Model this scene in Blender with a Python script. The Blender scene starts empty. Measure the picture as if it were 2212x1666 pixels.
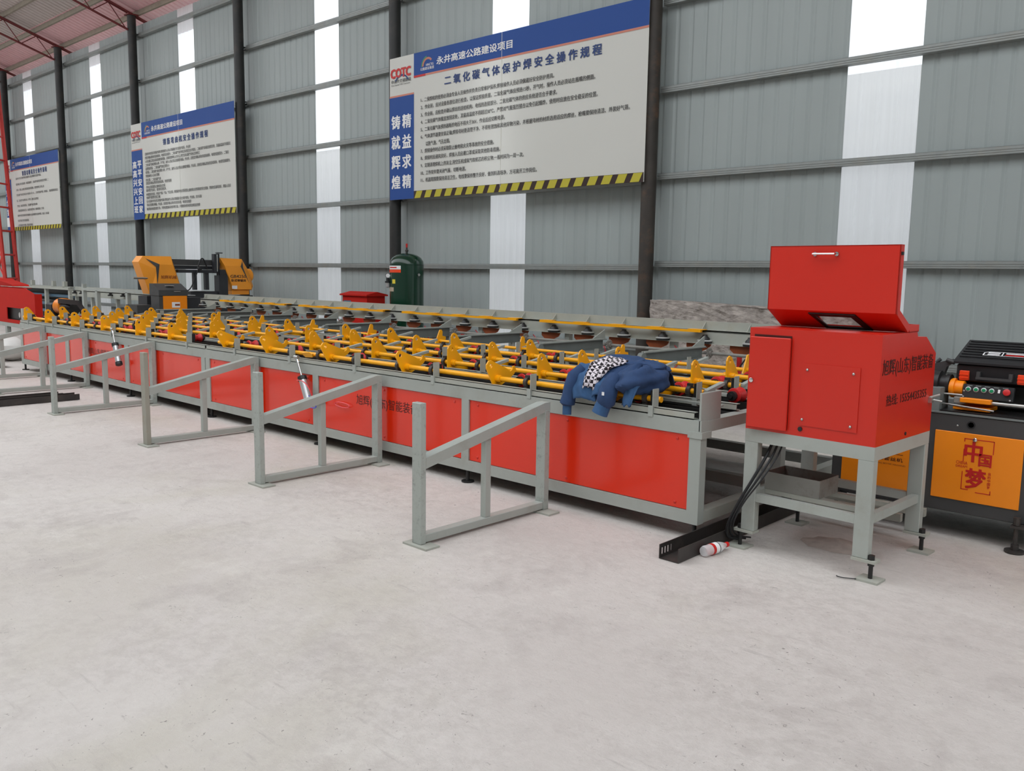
import bpy, bmesh, math, random
from mathutils import Matrix, Vector
random.seed(7)
PI = math.pi
scene = bpy.context.scene
COL = scene.collection

# ---------------------------------------------------------------- camera
FPX = 1839.8
def _rz(a): return Matrix.Rotation(a, 3, 'Z')
def _rx(a): return Matrix.Rotation(a, 3, 'X')
def _ry(a): return Matrix.Rotation(a, 3, 'Y')
CR = _rz(0.752608) @ _rx(-0.12898) @ _ry(-0.015329)      # columns: right, forward, up
cd = bpy.data.cameras.new('camera'); cam = bpy.data.objects.new('camera', cd); COL.objects.link(cam)
cd.sensor_fit = 'HORIZONTAL'; cd.sensor_width = 36.0; cd.lens = FPX / 2212 * 36.0
cd.clip_start = 0.05; cd.clip_end = 500
right, fwd, up = CR.col[0], CR.col[1], CR.col[2]
m = Matrix((right, up, -fwd)).transposed().to_4x4(); m.translation = (0, 0, 1.6)
cam.matrix_world = m
scene.camera = cam

# ---------------------------------------------------------------- daylight and exposure
wd = bpy.data.worlds.new('overcast_sky'); scene.world = wd; wd.use_nodes = True
bg = wd.node_tree.nodes['Background']; bg.inputs[0].default_value = (0.93, 0.965, 1.0, 1); bg.inputs[1].default_value = 1.0
scene.view_settings.view_transform = 'Standard'; scene.view_settings.look = 'None'
scene.view_settings.gamma = 1.0; scene.view_settings.use_curve_mapping = False
scene.view_settings.exposure = 1.22
scene.cycles.use_denoising = True
scene.cycles.max_bounces = 8; scene.cycles.diffuse_bounces = 5; scene.cycles.transparent_max_bounces = 8
scene.cycles.caustics_reflective = False; scene.cycles.caustics_refractive = False

WA = 0.016628                     # wall direction against the machine direction
CA = -0.039611                    # cabinet direction
I4 = Matrix.Identity(4)
WF = Matrix.Rotation(WA, 4, 'Z')
CF = Matrix.Rotation(CA, 4, 'Z')

# ---------------------------------------------------------------- materials
def lin(c):
    return tuple(((x / 255) / 12.92 if x / 255 <= 0.04045 else ((x / 255 + 0.055) / 1.055) ** 2.4) for x in c) + (1.0,)
def paint(name, rgb, rough=0.5, metal=0.0, var=0.06, scale=6.0, bump=0.0, bscale=60.0, dirt=None, dirt_amt=0.0, dscale=3.0, coat=0.0, spec=None, stretch=None):
    mt = bpy.data.materials.new(name); mt.use_nodes = True
    nt = mt.node_tree; N = nt.nodes; L = nt.links; b = N['Principled BSDF']
    b.inputs['Roughness'].default_value = rough; b.inputs['Metallic'].default_value = metal
    if coat: b.inputs['Coat Weight'].default_value = coat; b.inputs['Coat Roughness'].default_value = 0.08
    if spec is not None: b.inputs['Specular IOR Level'].default_value = spec
    tc = N.new('ShaderNodeTexCoord'); mp = N.new('ShaderNodeMapping'); L.new(tc.outputs['Object'], mp.inputs[0])
    if stretch: mp.inputs['Scale'].default_value = stretch
    nz = N.new('ShaderNodeTexNoise'); nz.inputs['Scale'].default_value = scale; nz.inputs['Detail'].default_value = 6; L.new(mp.outputs[0], nz.inputs['Vector'])
    c = lin(rgb)
    rp = N.new('ShaderNodeValToRGB'); L.new(nz.outputs['Fac'], rp.inputs[0])
    rp.color_ramp.elements[0].position = 0.3; rp.color_ramp.elements[1].position = 0.7
    rp.color_ramp.elements[0].color = tuple(x * (1 - var) for x in c[:3]) + (1,)
    rp.color_ramp.elements[1].color = tuple(min(1, x * (1 + var)) for x in c[:3]) + (1,)
    out = rp.outputs[0]
    if dirt:
        n2 = N.new('ShaderNodeTexNoise'); n2.inputs['Scale'].default_value = dscale; n2.inputs['Detail'].default_value = 8; n2.inputs['Roughness'].default_value = 0.7; L.new(mp.outputs[0], n2.inputs['Vector'])
        r2 = N.new('ShaderNodeValToRGB'); L.new(n2.outputs['Fac'], r2.inputs[0])
        r2.color_ramp.elements[0].position = 0.52; r2.color_ramp.elements[1].position = 0.72
        r2.color_ramp.elements[1].color = (dirt_amt,) * 3 + (1,)
        mx = N.new('ShaderNodeMixRGB'); L.new(r2.outputs[0], mx.inputs[0]); L.new(out, mx.inputs[1]); mx.inputs[2].default_value = lin(dirt)
        out = mx.outputs[0]
    L.new(out, b.inputs['Base Color'])
    if bump:
        n3 = N.new('ShaderNodeTexNoise'); n3.inputs['Scale'].default_value = bscale; n3.inputs['Detail'].default_value = 4; L.new(mp.outputs[0], n3.inputs['Vector'])
        bp = N.new('ShaderNodeBump'); bp.inputs['Strength'].default_value = bump; bp.inputs['Distance'].default_value = 0.01
        L.new(n3.outputs['Fac'], bp.inputs['Height']); L.new(bp.outputs[0], b.inputs['Normal'])
    return mt
M = {}
M['grey'] = paint('grey_enamel', (164, 169, 163), 0.42, var=0.04, scale=3, dirt=(120, 108, 88), dirt_amt=0.25, dscale=5)
M['grey2'] = paint('grey_enamel_dusty', (168, 170, 161), 0.5, var=0.07, scale=4, dirt=(140, 122, 95), dirt_amt=0.35, dscale=4)
M['greychip'] = paint('grey_enamel_chipped', (164, 170, 164), 0.42, var=0.04, scale=3, dirt=(60, 58, 55), dirt_amt=0.5, dscale=26)
M['rustpost'] = paint('grey_enamel_rust_streaked', (152, 150, 138), 0.5, var=0.05, dirt=(150, 116, 70), dirt_amt=0.8, dscale=4)
M['greyd'] = paint('dark_grey_enamel', (116, 122, 120), 0.45, var=0.08)
M['red'] = paint('gloss_red_panel', (228, 46, 14), 0.2, var=0.03, scale=2, coat=0.25)
M['redbox'] = paint('satin_red_cabinet', (204, 40, 24), 0.34, var=0.03, scale=2)
M['redmast'] = paint('red_lattice_paint', (200, 48, 38), 0.5, var=0.08)
M['roller'] = paint('red_roller_rubber', (196, 36, 36), 0.4, var=0.08)
M['yellow'] = paint('orange_yellow_paint', (255, 174, 6), 0.38, var=0.05, scale=5)
M['orange'] = paint('orange_machine_paint', (250, 142, 6), 0.4, var=0.04, scale=3)
M['saworange'] = paint('saw_cowl_orange', (250, 160, 44), 0.4, var=0.04, scale=3)
M['brown'] = paint('rust_brown_plate', (140, 66, 26), 0.6, var=0.2)
M['black'] = paint('black_steel', (30, 29, 29), 0.45, var=0.2)
M['blackp'] = paint('black_plastic', (26, 27, 29), 0.5, var=0.1)
M['darksteel'] = paint('dark_rolled_steel', (52, 48, 46), 0.5, var=0.2, dirt=(96, 84, 74), dirt_amt=0.4)
M['machine'] = paint('charcoal_machine_paint', (66, 66, 66), 0.5, var=0.06)
M['saw'] = paint('saw_frame_black', (44, 46, 50), 0.5, var=0.1)
M['steel'] = paint('bare_steel', (190, 190, 186), 0.3, metal=0.85, var=0.08)
M['chrome'] = paint('polished_chrome', (225, 225, 225), 0.12, metal=1.0, var=0.02)
M['alu'] = paint('aluminium', (200, 202, 204), 0.35, metal=0.7, var=0.03)
M['disc'] = paint('pale_disc', (200, 202, 200), 0.4, var=0.05)
M['white'] = paint('white_print', (236, 236, 236), 0.6, var=0.01)
M['ink'] = paint('black_ink', (40, 36, 36), 0.6, var=0.02)
M['inkblue'] = paint('navy_ink', (36, 62, 118), 0.6, var=0.02)
M['inkred'] = paint('red_ink', (196, 22, 18), 0.5, var=0.02)
M['inkdark'] = paint('dark_stencil_and_gap', (70, 18, 12), 0.5, var=0.1)
M['green'] = paint('green_tank_enamel', (5, 50, 32), 0.2, var=0.06, coat=0.3)
M['btn'] = paint('green_button', (10, 130, 82), 0.35, var=0.02)
M['tan'] = paint('tan_label', (176, 160, 140), 0.6)
M['labelY'] = paint('yellow_label', (225, 205, 60), 0.6)
M['bluesteel'] = paint('blue_machine_paint', (70, 104, 128), 0.45)
M['hoseR'] = paint('red_hose', (226, 60, 70), 0.3); M['hoseB'] = paint('blue_hose', (60, 70, 190), 0.3)
M['denim'] = paint('blue_twill', (40, 66, 106), 0.85, var=0.12, scale=25, bump=0.3, bscale=500)
M['denim2'] = paint('blue_twill_light', (52, 88, 130), 0.85, var=0.1, scale=25, bump=0.3, bscale=500)
M['sack'] = paint('white_sack', (222, 220, 216), 0.7, var=0.05)
M['latch'] = paint('orange_red_latch', (238, 72, 28), 0.4)
M['dust'] = paint('grey_dust', (178, 166, 158), 0.95, var=0.15, scale=14)
M['traymetal'] = paint('worn_tray_steel', (138, 136, 130), 0.55, var=0.1, dirt=(96, 80, 74), dirt_amt=0.7, dscale=9)
M['column'] = paint('black_pipe_column', (38, 38, 37), 0.5, var=0.2, scale=5, dirt=(94, 74, 58), dirt_amt=0.35, dscale=2.5)
M['columnrust'] = paint('rusty_pipe_column', (58, 52, 47), 0.6, var=0.25, scale=4, dirt=(112, 80, 56), dirt_amt=0.7, dscale=2.2)
M['redmatte'] = paint('matt_red_cabinet', (186, 34, 24), 0.7, var=0.03, spec=0.15)
M['galv'] = paint('galvanised_girt', (150, 154, 152), 0.45, metal=0.3, var=0.08, scale=8, dirt=(150, 130, 100), dirt_amt=0.3, dscale=2)
M['truss'] = paint('red_oxide_truss', (112, 44, 44), 0.6, var=0.1)
M['purlin'] = paint('purlin_steel', (150, 140, 126), 0.6, var=0.1)
M['roofg'] = paint('roof_sheet_grey', (196, 184, 180), 0.6, var=0.05)
M['roof_lit'] = paint('roof_sheet_eave_light', (238, 194, 198), 0.6, var=0.04)  # outside light at the eave, put into the sheet colour as pink
M['earth'] = paint('added_bank', (120, 116, 104), 0.95, var=0.3, scale=0.6)
M['rock'] = paint('rough_concrete', (166, 157, 150), 0.95, var=0.28, scale=11, bump=1.0, bscale=26, dirt=(84, 76, 66), dirt_amt=0.9, dscale=9, stretch=(1, 1, 1.8))

def wall_mat():
    mt = paint('painted_wall_sheet', (158, 166, 165), 0.45, var=0.045, scale=1.3, stretch=(1.5, 1.5, 0.12))
    return mt
M['sheet'] = wall_mat()
def frp():
    mt = bpy.data.materials.new('translucent_wall_sheet'); mt.use_nodes = True; nt = mt.node_tree; N = nt.nodes; L = nt.links
    N.remove(N['Principled BSDF']); o = N['Material Output']
    t = N.new('ShaderNodeBsdfTranslucent'); t.inputs[0].default_value = (0.93, 0.95, 0.98, 1)
    d = N.new('ShaderNodeBsdfDiffuse'); d.inputs[0].default_value = (0.7, 0.72, 0.75, 1)
    p = N.new('ShaderNodeBsdfTransparent'); p.inputs[0].default_value = (0.9, 0.93, 0.97, 1)
    a = N.new('ShaderNodeMixShader'); a.inputs[0].default_value = 0.25; L.new(t.outputs[0], a.inputs[1]); L.new(d.outputs[0], a.inputs[2])
    tc = N.new('ShaderNodeTexCoord'); mp = N.new('ShaderNodeMapping'); mp.inputs['Scale'].default_value = (14, 14, 0.6); L.new(tc.outputs['Object'], mp.inputs[0])
    nz = N.new('ShaderNodeTexNoise'); nz.inputs['Scale'].default_value = 1.0; L.new(mp.outputs[0], nz.inputs['Vector'])
    mr = N.new('ShaderNodeMapRange'); mr.inputs['To Min'].default_value = 0.16; mr.inputs['To Max'].default_value = 0.3; L.new(nz.outputs['Fac'], mr.inputs['Value'])
    b = N.new('ShaderNodeMixShader'); L.new(mr.outputs[0], b.inputs[0]); L.new(a.outputs[0], b.inputs[1]); L.new(p.outputs[0], b.inputs[2])
    L.new(b.outputs[0], o.inputs[0]); return mt
M['frp'] = frp()
def fabric(name, rgb, tr):
    mt = bpy.data.materials.new(name); mt.use_nodes = True; nt = mt.node_tree; N = nt.nodes; L = nt.links
    b = N['Principled BSDF']; o = N['Material Output']; b.inputs['Base Color'].default_value = lin(rgb); b.inputs['Roughness'].default_value = 0.55
    t = N.new('ShaderNodeBsdfTranslucent'); t.inputs[0].default_value = lin(rgb)
    tc = N.new('ShaderNodeTexCoord'); nz = N.new('ShaderNodeTexNoise'); nz.inputs['Scale'].default_value = 2.0; L.new(tc.outputs['Object'], nz.inputs['Vector'])
    bp = N.new('ShaderNodeBump'); bp.inputs['Strength'].default_value = 0.25; bp.inputs['Distance'].default_value = 0.05; L.new(nz.outputs['Fac'], bp.inputs['Height']); L.new(bp.outputs[0], b.inputs['Normal'])
    a = N.new('ShaderNodeMixShader'); a.inputs[0].default_value = tr; L.new(b.outputs[0], a.inputs[1]); L.new(t.outputs[0], a.inputs[2]); L.new(a.outputs[0], o.inputs[0])
    return mt
M['vinyl'] = fabric('white_banner_vinyl', (240, 239, 232), 0.3)
M['vinylblue'] = fabric('blue_banner_print', (40, 86, 166), 0.3)
M['vinylorange'] = fabric('orange_banner_print', (226, 150, 128), 0.3)
M['vinylyellow'] = fabric('yellow_banner_print', (222, 210, 70), 0.3)
M['vinylblack'] = fabric('black_banner_print', (52, 30, 26), 0.1)
def floor_mat():
    mt = bpy.data.materials.new('pale_concrete_floor'); mt.use_nodes = True; nt = mt.node_tree; N = nt.nodes; L = nt.links; b = N['Principled BSDF']
    b.inputs['Roughness'].default_value = 0.62; b.inputs['Specular IOR Level'].default_value = 0.35
    tc = N.new('ShaderNodeTexCoord')
    def noise(s, d=8, r=0.6, dist=0.0):
        n = N.new('ShaderNodeTexNoise'); n.inputs['Scale'].default_value = s; n.inputs['Detail'].default_value = d; n.inputs['Roughness'].default_value = r; n.inputs['Distortion'].default_value = dist
        L.new(tc.outputs['Object'], n.inputs['Vector']); return n
    def ramp(n, stops):
        r = N.new('ShaderNodeValToRGB'); L.new(n.outputs['Fac'], r.inputs[0]); e = r.color_ramp.elements
        e[0].position, e[0].color = stops[0][0], stops[0][1]; e[1].position, e[1].color = stops[-1][0], stops[-1][1]
        for p, c in stops[1:-1]:
            x = e.new(p); x.color = c
        return r
    def mix(f, a, c2, mode='MIX'):
        x = N.new('ShaderNodeMixRGB'); x.blend_type = mode; L.new(f, x.inputs[0]); L.new(a, x.inputs[1])
        if isinstance(c2, tuple): x.inputs[2].default_value = c2
        else: L.new(c2, x.inputs[2])
        return x.outputs[0]
    base = ramp(noise(0.55, 5, 0.55), [(0.32, lin((203, 195, 190))), (0.5, lin((211, 204, 199))), (0.7, lin((216, 210, 204)))]).outputs[0]
    g = ramp(noise(0.35, 6, 0.65, 0.4), [(0.52, (0, 0, 0, 1)), (0.72, (0.7, 0.7, 0.7, 1))]); base = mix(g.outputs[0], base, lin((190, 184, 166)))
    g = ramp(noise(2.2, 10, 0.7, 0.3), [(0.51, (0, 0, 0, 1)), (0.75, (0.75, 0.75, 0.75, 1))]); base = mix(g.outputs[0], base, lin((176, 167, 163)))
    g = ramp(noise(2.0, 8, 0.7), [(0.58, (0, 0, 0, 1)), (0.74, (0.6, 0.6, 0.6, 1))]); base = mix(g.outputs[0], base, lin((226, 221, 214)))
    sp = ramp(noise(30, 3, 0.6, 1.5), [(0.665, (0, 0, 0, 1)), (0.71, (0.85, 0.85, 0.85, 1))]); msk = ramp(noise(1.1, 5, 0.6), [(0.40, (0, 0, 0, 1)), (0.56, (1, 1, 1, 1))])
    mm = N.new('ShaderNodeMath'); mm.operation = 'MULTIPLY'; L.new(sp.outputs[0], mm.inputs[0]); L.new(msk.outputs[0], mm.inputs[1]); base = mix(mm.outputs[0], base, lin((128, 120, 116)))
    v = N.new('ShaderNodeTexVoronoi'); v.inputs['Scale'].default_value = 2.2; L.new(tc.outputs['Object'], v.inputs['Vector'])
    vr = N.new('ShaderNodeValToRGB'); L.new(v.outputs['Distance'], vr.inputs[0]); vr.color_ramp.elements[0].position = 0.012; vr.color_ramp.elements[0].color = (0.8, 0.8, 0.8, 1); vr.color_ramp.elements[1].position = 0.022; vr.color_ramp.elements[1].color = (0, 0, 0, 1)
    base = mix(vr.outputs[0], base, lin((90, 84, 80)))
    g = ramp(noise(13, 12, 0.78), [(0.42, (0.42, 0.42, 0.42, 1)), (0.56, (0, 0, 0, 1))]); m2 = ramp(noise(0.9, 6, 0.6), [(0.42, (0.25, 0.25, 0.25, 1)), (0.66, (1, 1, 1, 1))]); mq = N.new('ShaderNodeMath'); mq.operation = 'MULTIPLY'; L.new(g.outputs[0], mq.inputs[0]); L.new(m2.outputs[0], mq.inputs[1]); base = mix(mq.outputs[0], base, lin((176, 168, 162)))
    g = ramp(noise(24, 10, 0.75), [(0.58, (0, 0, 0, 1)), (0.74, (0.4, 0.4, 0.4, 1))]); base = mix(g.outputs[0], base, lin((228, 223, 217)))
    mp = N.new('ShaderNodeMapping'); mp.inputs['Scale'].default_value = (1.5, 14, 1); mp.inputs['Rotation'].default_value = (0, 0, 0.6); L.new(tc.outputs['Object'], mp.inputs[0])
    n = N.new('ShaderNodeTexNoise'); n.inputs['Scale'].default_value = 1.6; n.inputs['Detail'].default_value = 8; n.inputs['Roughness'].default_value = 0.7; L.new(mp.outputs[0], n.inputs['Vector'])
    g = ramp(n, [(0.60, (0, 0, 0, 1)), (0.72, (0.6, 0.6, 0.6, 1))]); base = mix(g.outputs[0], base, lin((176, 168, 164)))
    v2 = N.new('ShaderNodeTexVoronoi'); v2.inputs['Scale'].default_value = 1.3; L.new(tc.outputs['Object'], v2.inputs['Vector'])
    r2 = N.new('ShaderNodeValToRGB'); L.new(v2.outputs['Distance'], r2.inputs[0]); r2.color_ramp.elements[0].position = 0.035; r2.color_ramp.elements[0].color = (0.45, 0.45, 0.45, 1); r2.color_ramp.elements[1].position = 0.05; r2.color_ramp.elements[1].color = (0, 0, 0, 1)
    base = mix(r2.outputs[0], base, lin((160, 154, 150)))
    L.new(base, b.inputs['Base Color'])
    bp = N.new('ShaderNodeBump'); bp.inputs['Strength'].default_value = 0.9; bp.inputs['Distance'].default_value = 0.015
    L.new(noise(12, 10, 0.75).outputs['Fac'], bp.inputs['Height']); L.new(bp.outputs[0], b.inputs['Normal'])
    return mt
M['floor'] = floor_mat()
def check_mat():
    mt = bpy.data.materials.new('black_white_check_lining'); mt.use_nodes = True; nt = mt.node_tree; N = nt.nodes; L = nt.links; b = N['Principled BSDF']; b.inputs['Roughness'].default_value = 0.9
    tc = N.new('ShaderNodeTexCoord'); ck = N.new('ShaderNodeTexChecker'); ck.inputs['Scale'].default_value = 46; ck.inputs[1].default_value = lin((222, 214, 220)); ck.inputs[2].default_value = lin((34, 28, 34))
    nz = N.new('ShaderNodeTexNoise'); nz.inputs['Scale'].default_value = 18
    ma = N.new('ShaderNodeVectorMath'); ma.operation = 'MULTIPLY_ADD'; L.new(nz.outputs['Color'], ma.inputs[0]); ma.inputs[1].default_value = (0.012, 0.012, 0.012); L.new(tc.outputs['Object'], ma.inputs[2]); L.new(tc.outputs['Object'], nz.inputs['Vector'])
    L.new(ma.outputs[0], ck.inputs['Vector']); L.new(ck.outputs[0], b.inputs['Base Color']); return mt
M['check'] = check_mat()
def pet():
    mt = bpy.data.materials.new('clear_plastic'); mt.use_nodes = True; b = mt.node_tree.nodes['Principled BSDF']
    b.inputs['Base Color'].default_value = (0.86, 0.88, 0.89, 1); b.inputs['Roughness'].default_value = 0.12; b.inputs['Alpha'].default_value = 0.55; return mt
M['pet'] = pet()
def glass():
    mt = bpy.data.materials.new('window_glass'); mt.use_nodes = True; nt = mt.node_tree; N = nt.nodes; L = nt.links
    N.remove(N['Principled BSDF']); t = N.new('ShaderNodeBsdfTransparent'); t.inputs[0].default_value = (0.88, 0.86, 0.87, 1); g = N.new('ShaderNodeBsdfGlossy'); g.inputs['Roughness'].default_value = 0.03
    x = N.new('ShaderNodeMixShader'); x.inputs[0].default_value = 0.12; L.new(t.outputs[0], x.inputs[1]); L.new(g.outputs[0], x.inputs[2]); L.new(x.outputs[0], N['Material Output'].inputs[0]); return mt
M['glass'] = glass()

# ---------------------------------------------------------------- mesh helpers
class B:
    """collects shapes, in the coordinates of frame F, for one mesh"""
    def __init__(s, F=None): s.v = []; s.f = []; s.F = F
    def add(s, vs, fs, X=None):
        n = len(s.v)
        for p in vs:
            p = Vector(p)
            if X is not None: p = X @ p
            s.v.append(p)
        s.f += [tuple(n + i for i in f) for f in fs]; return s
    def bx(s, x0, x1, y0, y1, z0, z1, X=None, bev=0.0):
        if bev:
            e = bev; q = []
            bm = bmesh.new(); bmesh.ops.create_cube(bm, size=1)
            for v in bm.verts: v.co = Vector(((x0 + x1) / 2 + v.co.x * (x1 - x0), (y0 + y1) / 2 + v.co.y * (y1 - y0), (z0 + z1) / 2 + v.co.z * (z1 - z0)))
            bmesh.ops.bevel(bm, geom=list(bm.edges), offset=e, segments=1, affect='EDGES')
            bm.verts.index_update()
            vs = [v.co.copy() for v in bm.verts]; fs = [tuple(v.index for v in f.verts) for f in bm.faces]; bm.free()
            return s.add(vs, fs, X)
        vs = [(x0, y0, z0), (x1, y0, z0), (x1, y1, z0), (x0, y1, z0), (x0, y0, z1), (x1, y0, z1), (x1, y1, z1), (x0, y1, z1)]
        return s.add(vs, [(0, 3, 2, 1), (4, 5, 6, 7), (0, 1, 5, 4), (1, 2, 6, 5), (2, 3, 7, 6), (3, 0, 4, 7)], X)
    def cyl(s, p0, p1, r0, r1=None, n=12, cap=True):
        p0 = Vector(p0); p1 = Vector(p1); r1 = r0 if r1 is None else r1; d = (p1 - p0).normalized()
        a = d.orthogonal().normalized(); b = d.cross(a); vs = []
        for p, r in ((p0, r0), (p1, r1)):
            for i in range(n):
                t = 2 * PI * i / n; vs.append(p + (a * math.cos(t) + b * math.sin(t)) * r)
        fs = [(i, (i + 1) % n, n + (i + 1) % n, n + i) for i in range(n)]
        if cap: fs += [tuple(range(n - 1, -1, -1)), tuple(range(n, 2 * n))]
        return s.add(vs, fs)
    def lathe(s, p0, axis, prof, n=16):
        """prof: (distance along axis, radius)"""
        p0 = Vector(p0); d = Vector(axis).normalized(); a = d.orthogonal().normalized(); b = d.cross(a); vs = []; fs = []
        for t, r in prof:
            for i in range(n):
                w = 2 * PI * i / n; vs.append(p0 + d * t + (a * math.cos(w) + b * math.sin(w)) * r)
        for k in range(len(prof) - 1):
            for i in range(n): fs.append((k * n + i, k * n + (i + 1) % n, (k + 1) * n + (i + 1) % n, (k + 1) * n + i))
        fs += [tuple(range(n - 1, -1, -1)), tuple(range((len(prof) - 1) * n, len(prof) * n))]
        return s.add(vs, fs)
    def tube(s, pts, r, n=8):
        pts = [Vector(p) for p in pts]; vs = []; fs = []; prev = None
        for k, p in enumerate(pts):
            d = (pts[min(k + 1, len(pts) - 1)] - pts[max(k - 1, 0)]).normalized()
            if prev is None: a = d.orthogonal().normalized()
            else: a = (prev - d * prev.dot(d)).normalized()
            prev = a; b = d.cross(a); rr = r[k] if isinstance(r, (list, tuple)) else r
            for i in range(n):
                t = 2 * PI * i / n; vs.append(p + (a * math.cos(t) + b * math.sin(t)) * rr)
        for k in range(len(pts) - 1):
            for i in range(n): fs.append((k * n + i, k * n + (i + 1) % n, (k + 1) * n + (i + 1) % n, (k + 1) * n + i))
        fs += [tuple(range(n - 1, -1, -1)), tuple(range((len(pts) - 1) * n, len(pts) * n))]
        return s.add(vs, fs)
    def prism(s, poly, o, a, b, t, hole=None):
        """poly in plane (o; a, b), thickness vector t; hole = (cx, cy, r)"""
        o = Vector(o); a = Vector(a); b = Vector(b); t = Vector(t); n = len(poly)
        if hole is None:
            vs = [o + a * x + b * y for x, y in poly] + [o + a * x + b * y + t for x, y in poly]
            return s.add(vs, [tuple(range(n - 1, -1, -1)), tuple(range(n, 2 * n))] + [(i, (i + 1) % n, n + (i + 1) % n, n + i) for i in range(n)])
        hn = 10; hp = [(hole[0] + hole[2] * math.cos(2 * PI * i / hn), hole[1] + hole[2] * math.sin(2 * PI * i / hn)) for i in range(hn)]
        bm = bmesh.new(); vo = [bm.verts.new((x, y, 0)) for x, y in poly]; vh = [bm.verts.new((x, y, 0)) for x, y in hp]
        ed = [bm.edges.new((vo[i], vo[(i + 1) % n])) for i in range(n)] + [bm.edges.new((vh[i], vh[(i + 1) % hn])) for i in range(hn)]
        bmesh.ops.triangle_fill(bm, edges=ed, use_beauty=True); bm.verts.index_update()
        tri = [tuple(v.index for v in f.verts) for f in bm.faces]; pts = [(v.co.x, v.co.y) for v in bm.verts]; bm.free(); k = len(pts)
        vs = [o + a * x + b * y for x, y in pts] + [o + a * x + b * y + t for x, y in pts]
        fs = tri + [tuple(k + i for i in reversed(f)) for f in tri]
        fs += [(i, (i + 1) % n, k + (i + 1) % n, k + i) for i in range(n)] + [(n + i, k + n + i, k + n + (i + 1) % hn, n + (i + 1) % hn) for i in range(hn)]
        return s.add(vs, fs)
    def bar(s, p0, p1, w, h, up=(0, 0, 1)):
        """rectangular bar from p0 to p1, width w across, height h along up"""
        p0 = Vector(p0); p1 = Vector(p1); d = (p1 - p0).normalized(); x = d.cross(Vector(up)).normalized(); u = x.cross(d)
        vs = []
        for p in (p0, p1):
            for i, j in ((-1, -1), (1, -1), (1, 1), (-1, 1)): vs.append(p + x * (i * w / 2) + u * (j * h / 2))
        return s.add(vs, [(0, 3, 2, 1), (4, 5, 6, 7), (0, 1, 5, 4), (1, 2, 6, 5), (2, 3, 7, 6), (3, 0, 4, 7)])

WM = {}
def mesh_obj(name, me, mat, parent=None, loc=None):
    o = bpy.data.objects.new(name, me); COL.objects.link(o)
    if mat is not None and not me.materials: me.materials.append(mat)
    if parent is not None: o.parent = parent; WM[o] = WM[parent]
    else: WM[o] = I4.copy()
    if loc is not None:
        o.location = loc
    return o
def mk(name, b, mat, parent=None, smooth=False, loc=None):
    """link the shapes of b as one mesh; coordinates are world (or frame b.F) and are brought into the parent's own space"""
    X = b.F if b.F is not None else I4
    if parent is not None and loc is None: X = WM[parent].inverted() @ X
    me = bpy.data.meshes.new(name); me.from_pydata([X @ v for v in b.v], [], b.f)
    bm = bmesh.new(); bm.from_mesh(me); bmesh.ops.recalc_face_normals(bm, faces=bm.faces); bm.to_mesh(me); bm.free()
    if smooth:
        me.shade_smooth(); me.set_sharp_from_angle(angle=0.7)
    return mesh_obj(name, me, M[mat] if isinstance(mat, str) else mat, parent, loc)
def tag(o, label, cat, group=None, kind=None):
    if label: o['label'] = label
    if cat: o['category'] = cat
    if group: o['group'] = group
    if kind: o['kind'] = kind
    return o
def thing(name, label, cat, loc=(0, 0, 0), rotz=0.0, group=None, kind=None):
    o = bpy.data.objects.new(name, None); COL.objects.link(o); o.empty_display_size = 0.1
    o.location = loc; o.rotation_euler = (0, 0, rotz)
    WM[o] = Matrix.Translation(loc) @ Matrix.Rotation(rotz, 4, 'Z')
    return tag(o, label, cat, group, kind)
def dup(root, loc, rotz=0.0, label=None):
    def cp(o, par):
        c = o.copy(); COL.objects.link(c); c.parent = par
        for ch in o.children: cp(ch, c)
        return c
    r = cp(root, None); r.location = loc; r.rotation_euler = (0, 0, rotz)
    if label: r['label'] = label
    return r
def place(name, me, parent, loc, rot=None):
    """a further part that shares mesh data"""
    o = bpy.data.objects.new(name, me); COL.objects.link(o); o.parent = parent; o.location = loc
    if rot: o.rotation_euler = rot
    return o

_tc = {}
def text2d(st):
    k = st
    if k in _tc: return _tc[k]
    c = bpy.data.curves.new('t', 'FONT'); c.body = st; c.resolution_u = 2; c.fill_mode = 'FRONT'
    o = bpy.data.objects.new('t', c); COL.objects.link(o)
    dg = bpy.context.evaluated_depsgraph_get(); me = bpy.data.meshes.new_from_object(o.evaluated_get(dg))
    vs = [(v.co.x, v.co.y) for v in me.vertices]; fs = [tuple(p.vertices) for p in me.polygons]
    bpy.data.objects.remove(o); bpy.data.curves.remove(c); bpy.data.meshes.remove(me)
    _tc[k] = (vs, fs); return _tc[k]
def put_text(b, st, o, a, u, w, h, bold=0.0, shear=0.0):
    """fit text st into a box of width w (along a) and height h (along u) from corner o"""
    vs, fs = text2d(st)
    if not vs: return
    x0 = min(p[0] for p in vs); x1 = max(p[0] for p in vs); y0 = min(p[1] for p in vs); y1 = max(p[1] for p in vs)
    o = Vector(o); a = Vector(a); u = Vector(u)
    em = h / (y1 - y0)
    nrm = a.cross(u).normalized() * .0004; kk = 0
    for dx, dy in (((-1, -.6), (1, -.6), (-1, .6), (1, .6), (0, 0)) if bold > .02 else ((-1, 0), (1, 0)) if bold else ((0, 0),)):
        b.add([o + a * ((x - x0) / (x1 - x0) * w + dx * bold * em) + u * ((y - y0) * em + dy * bold * em) + nrm * kk for x, y in vs], fs); kk += 1
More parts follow.
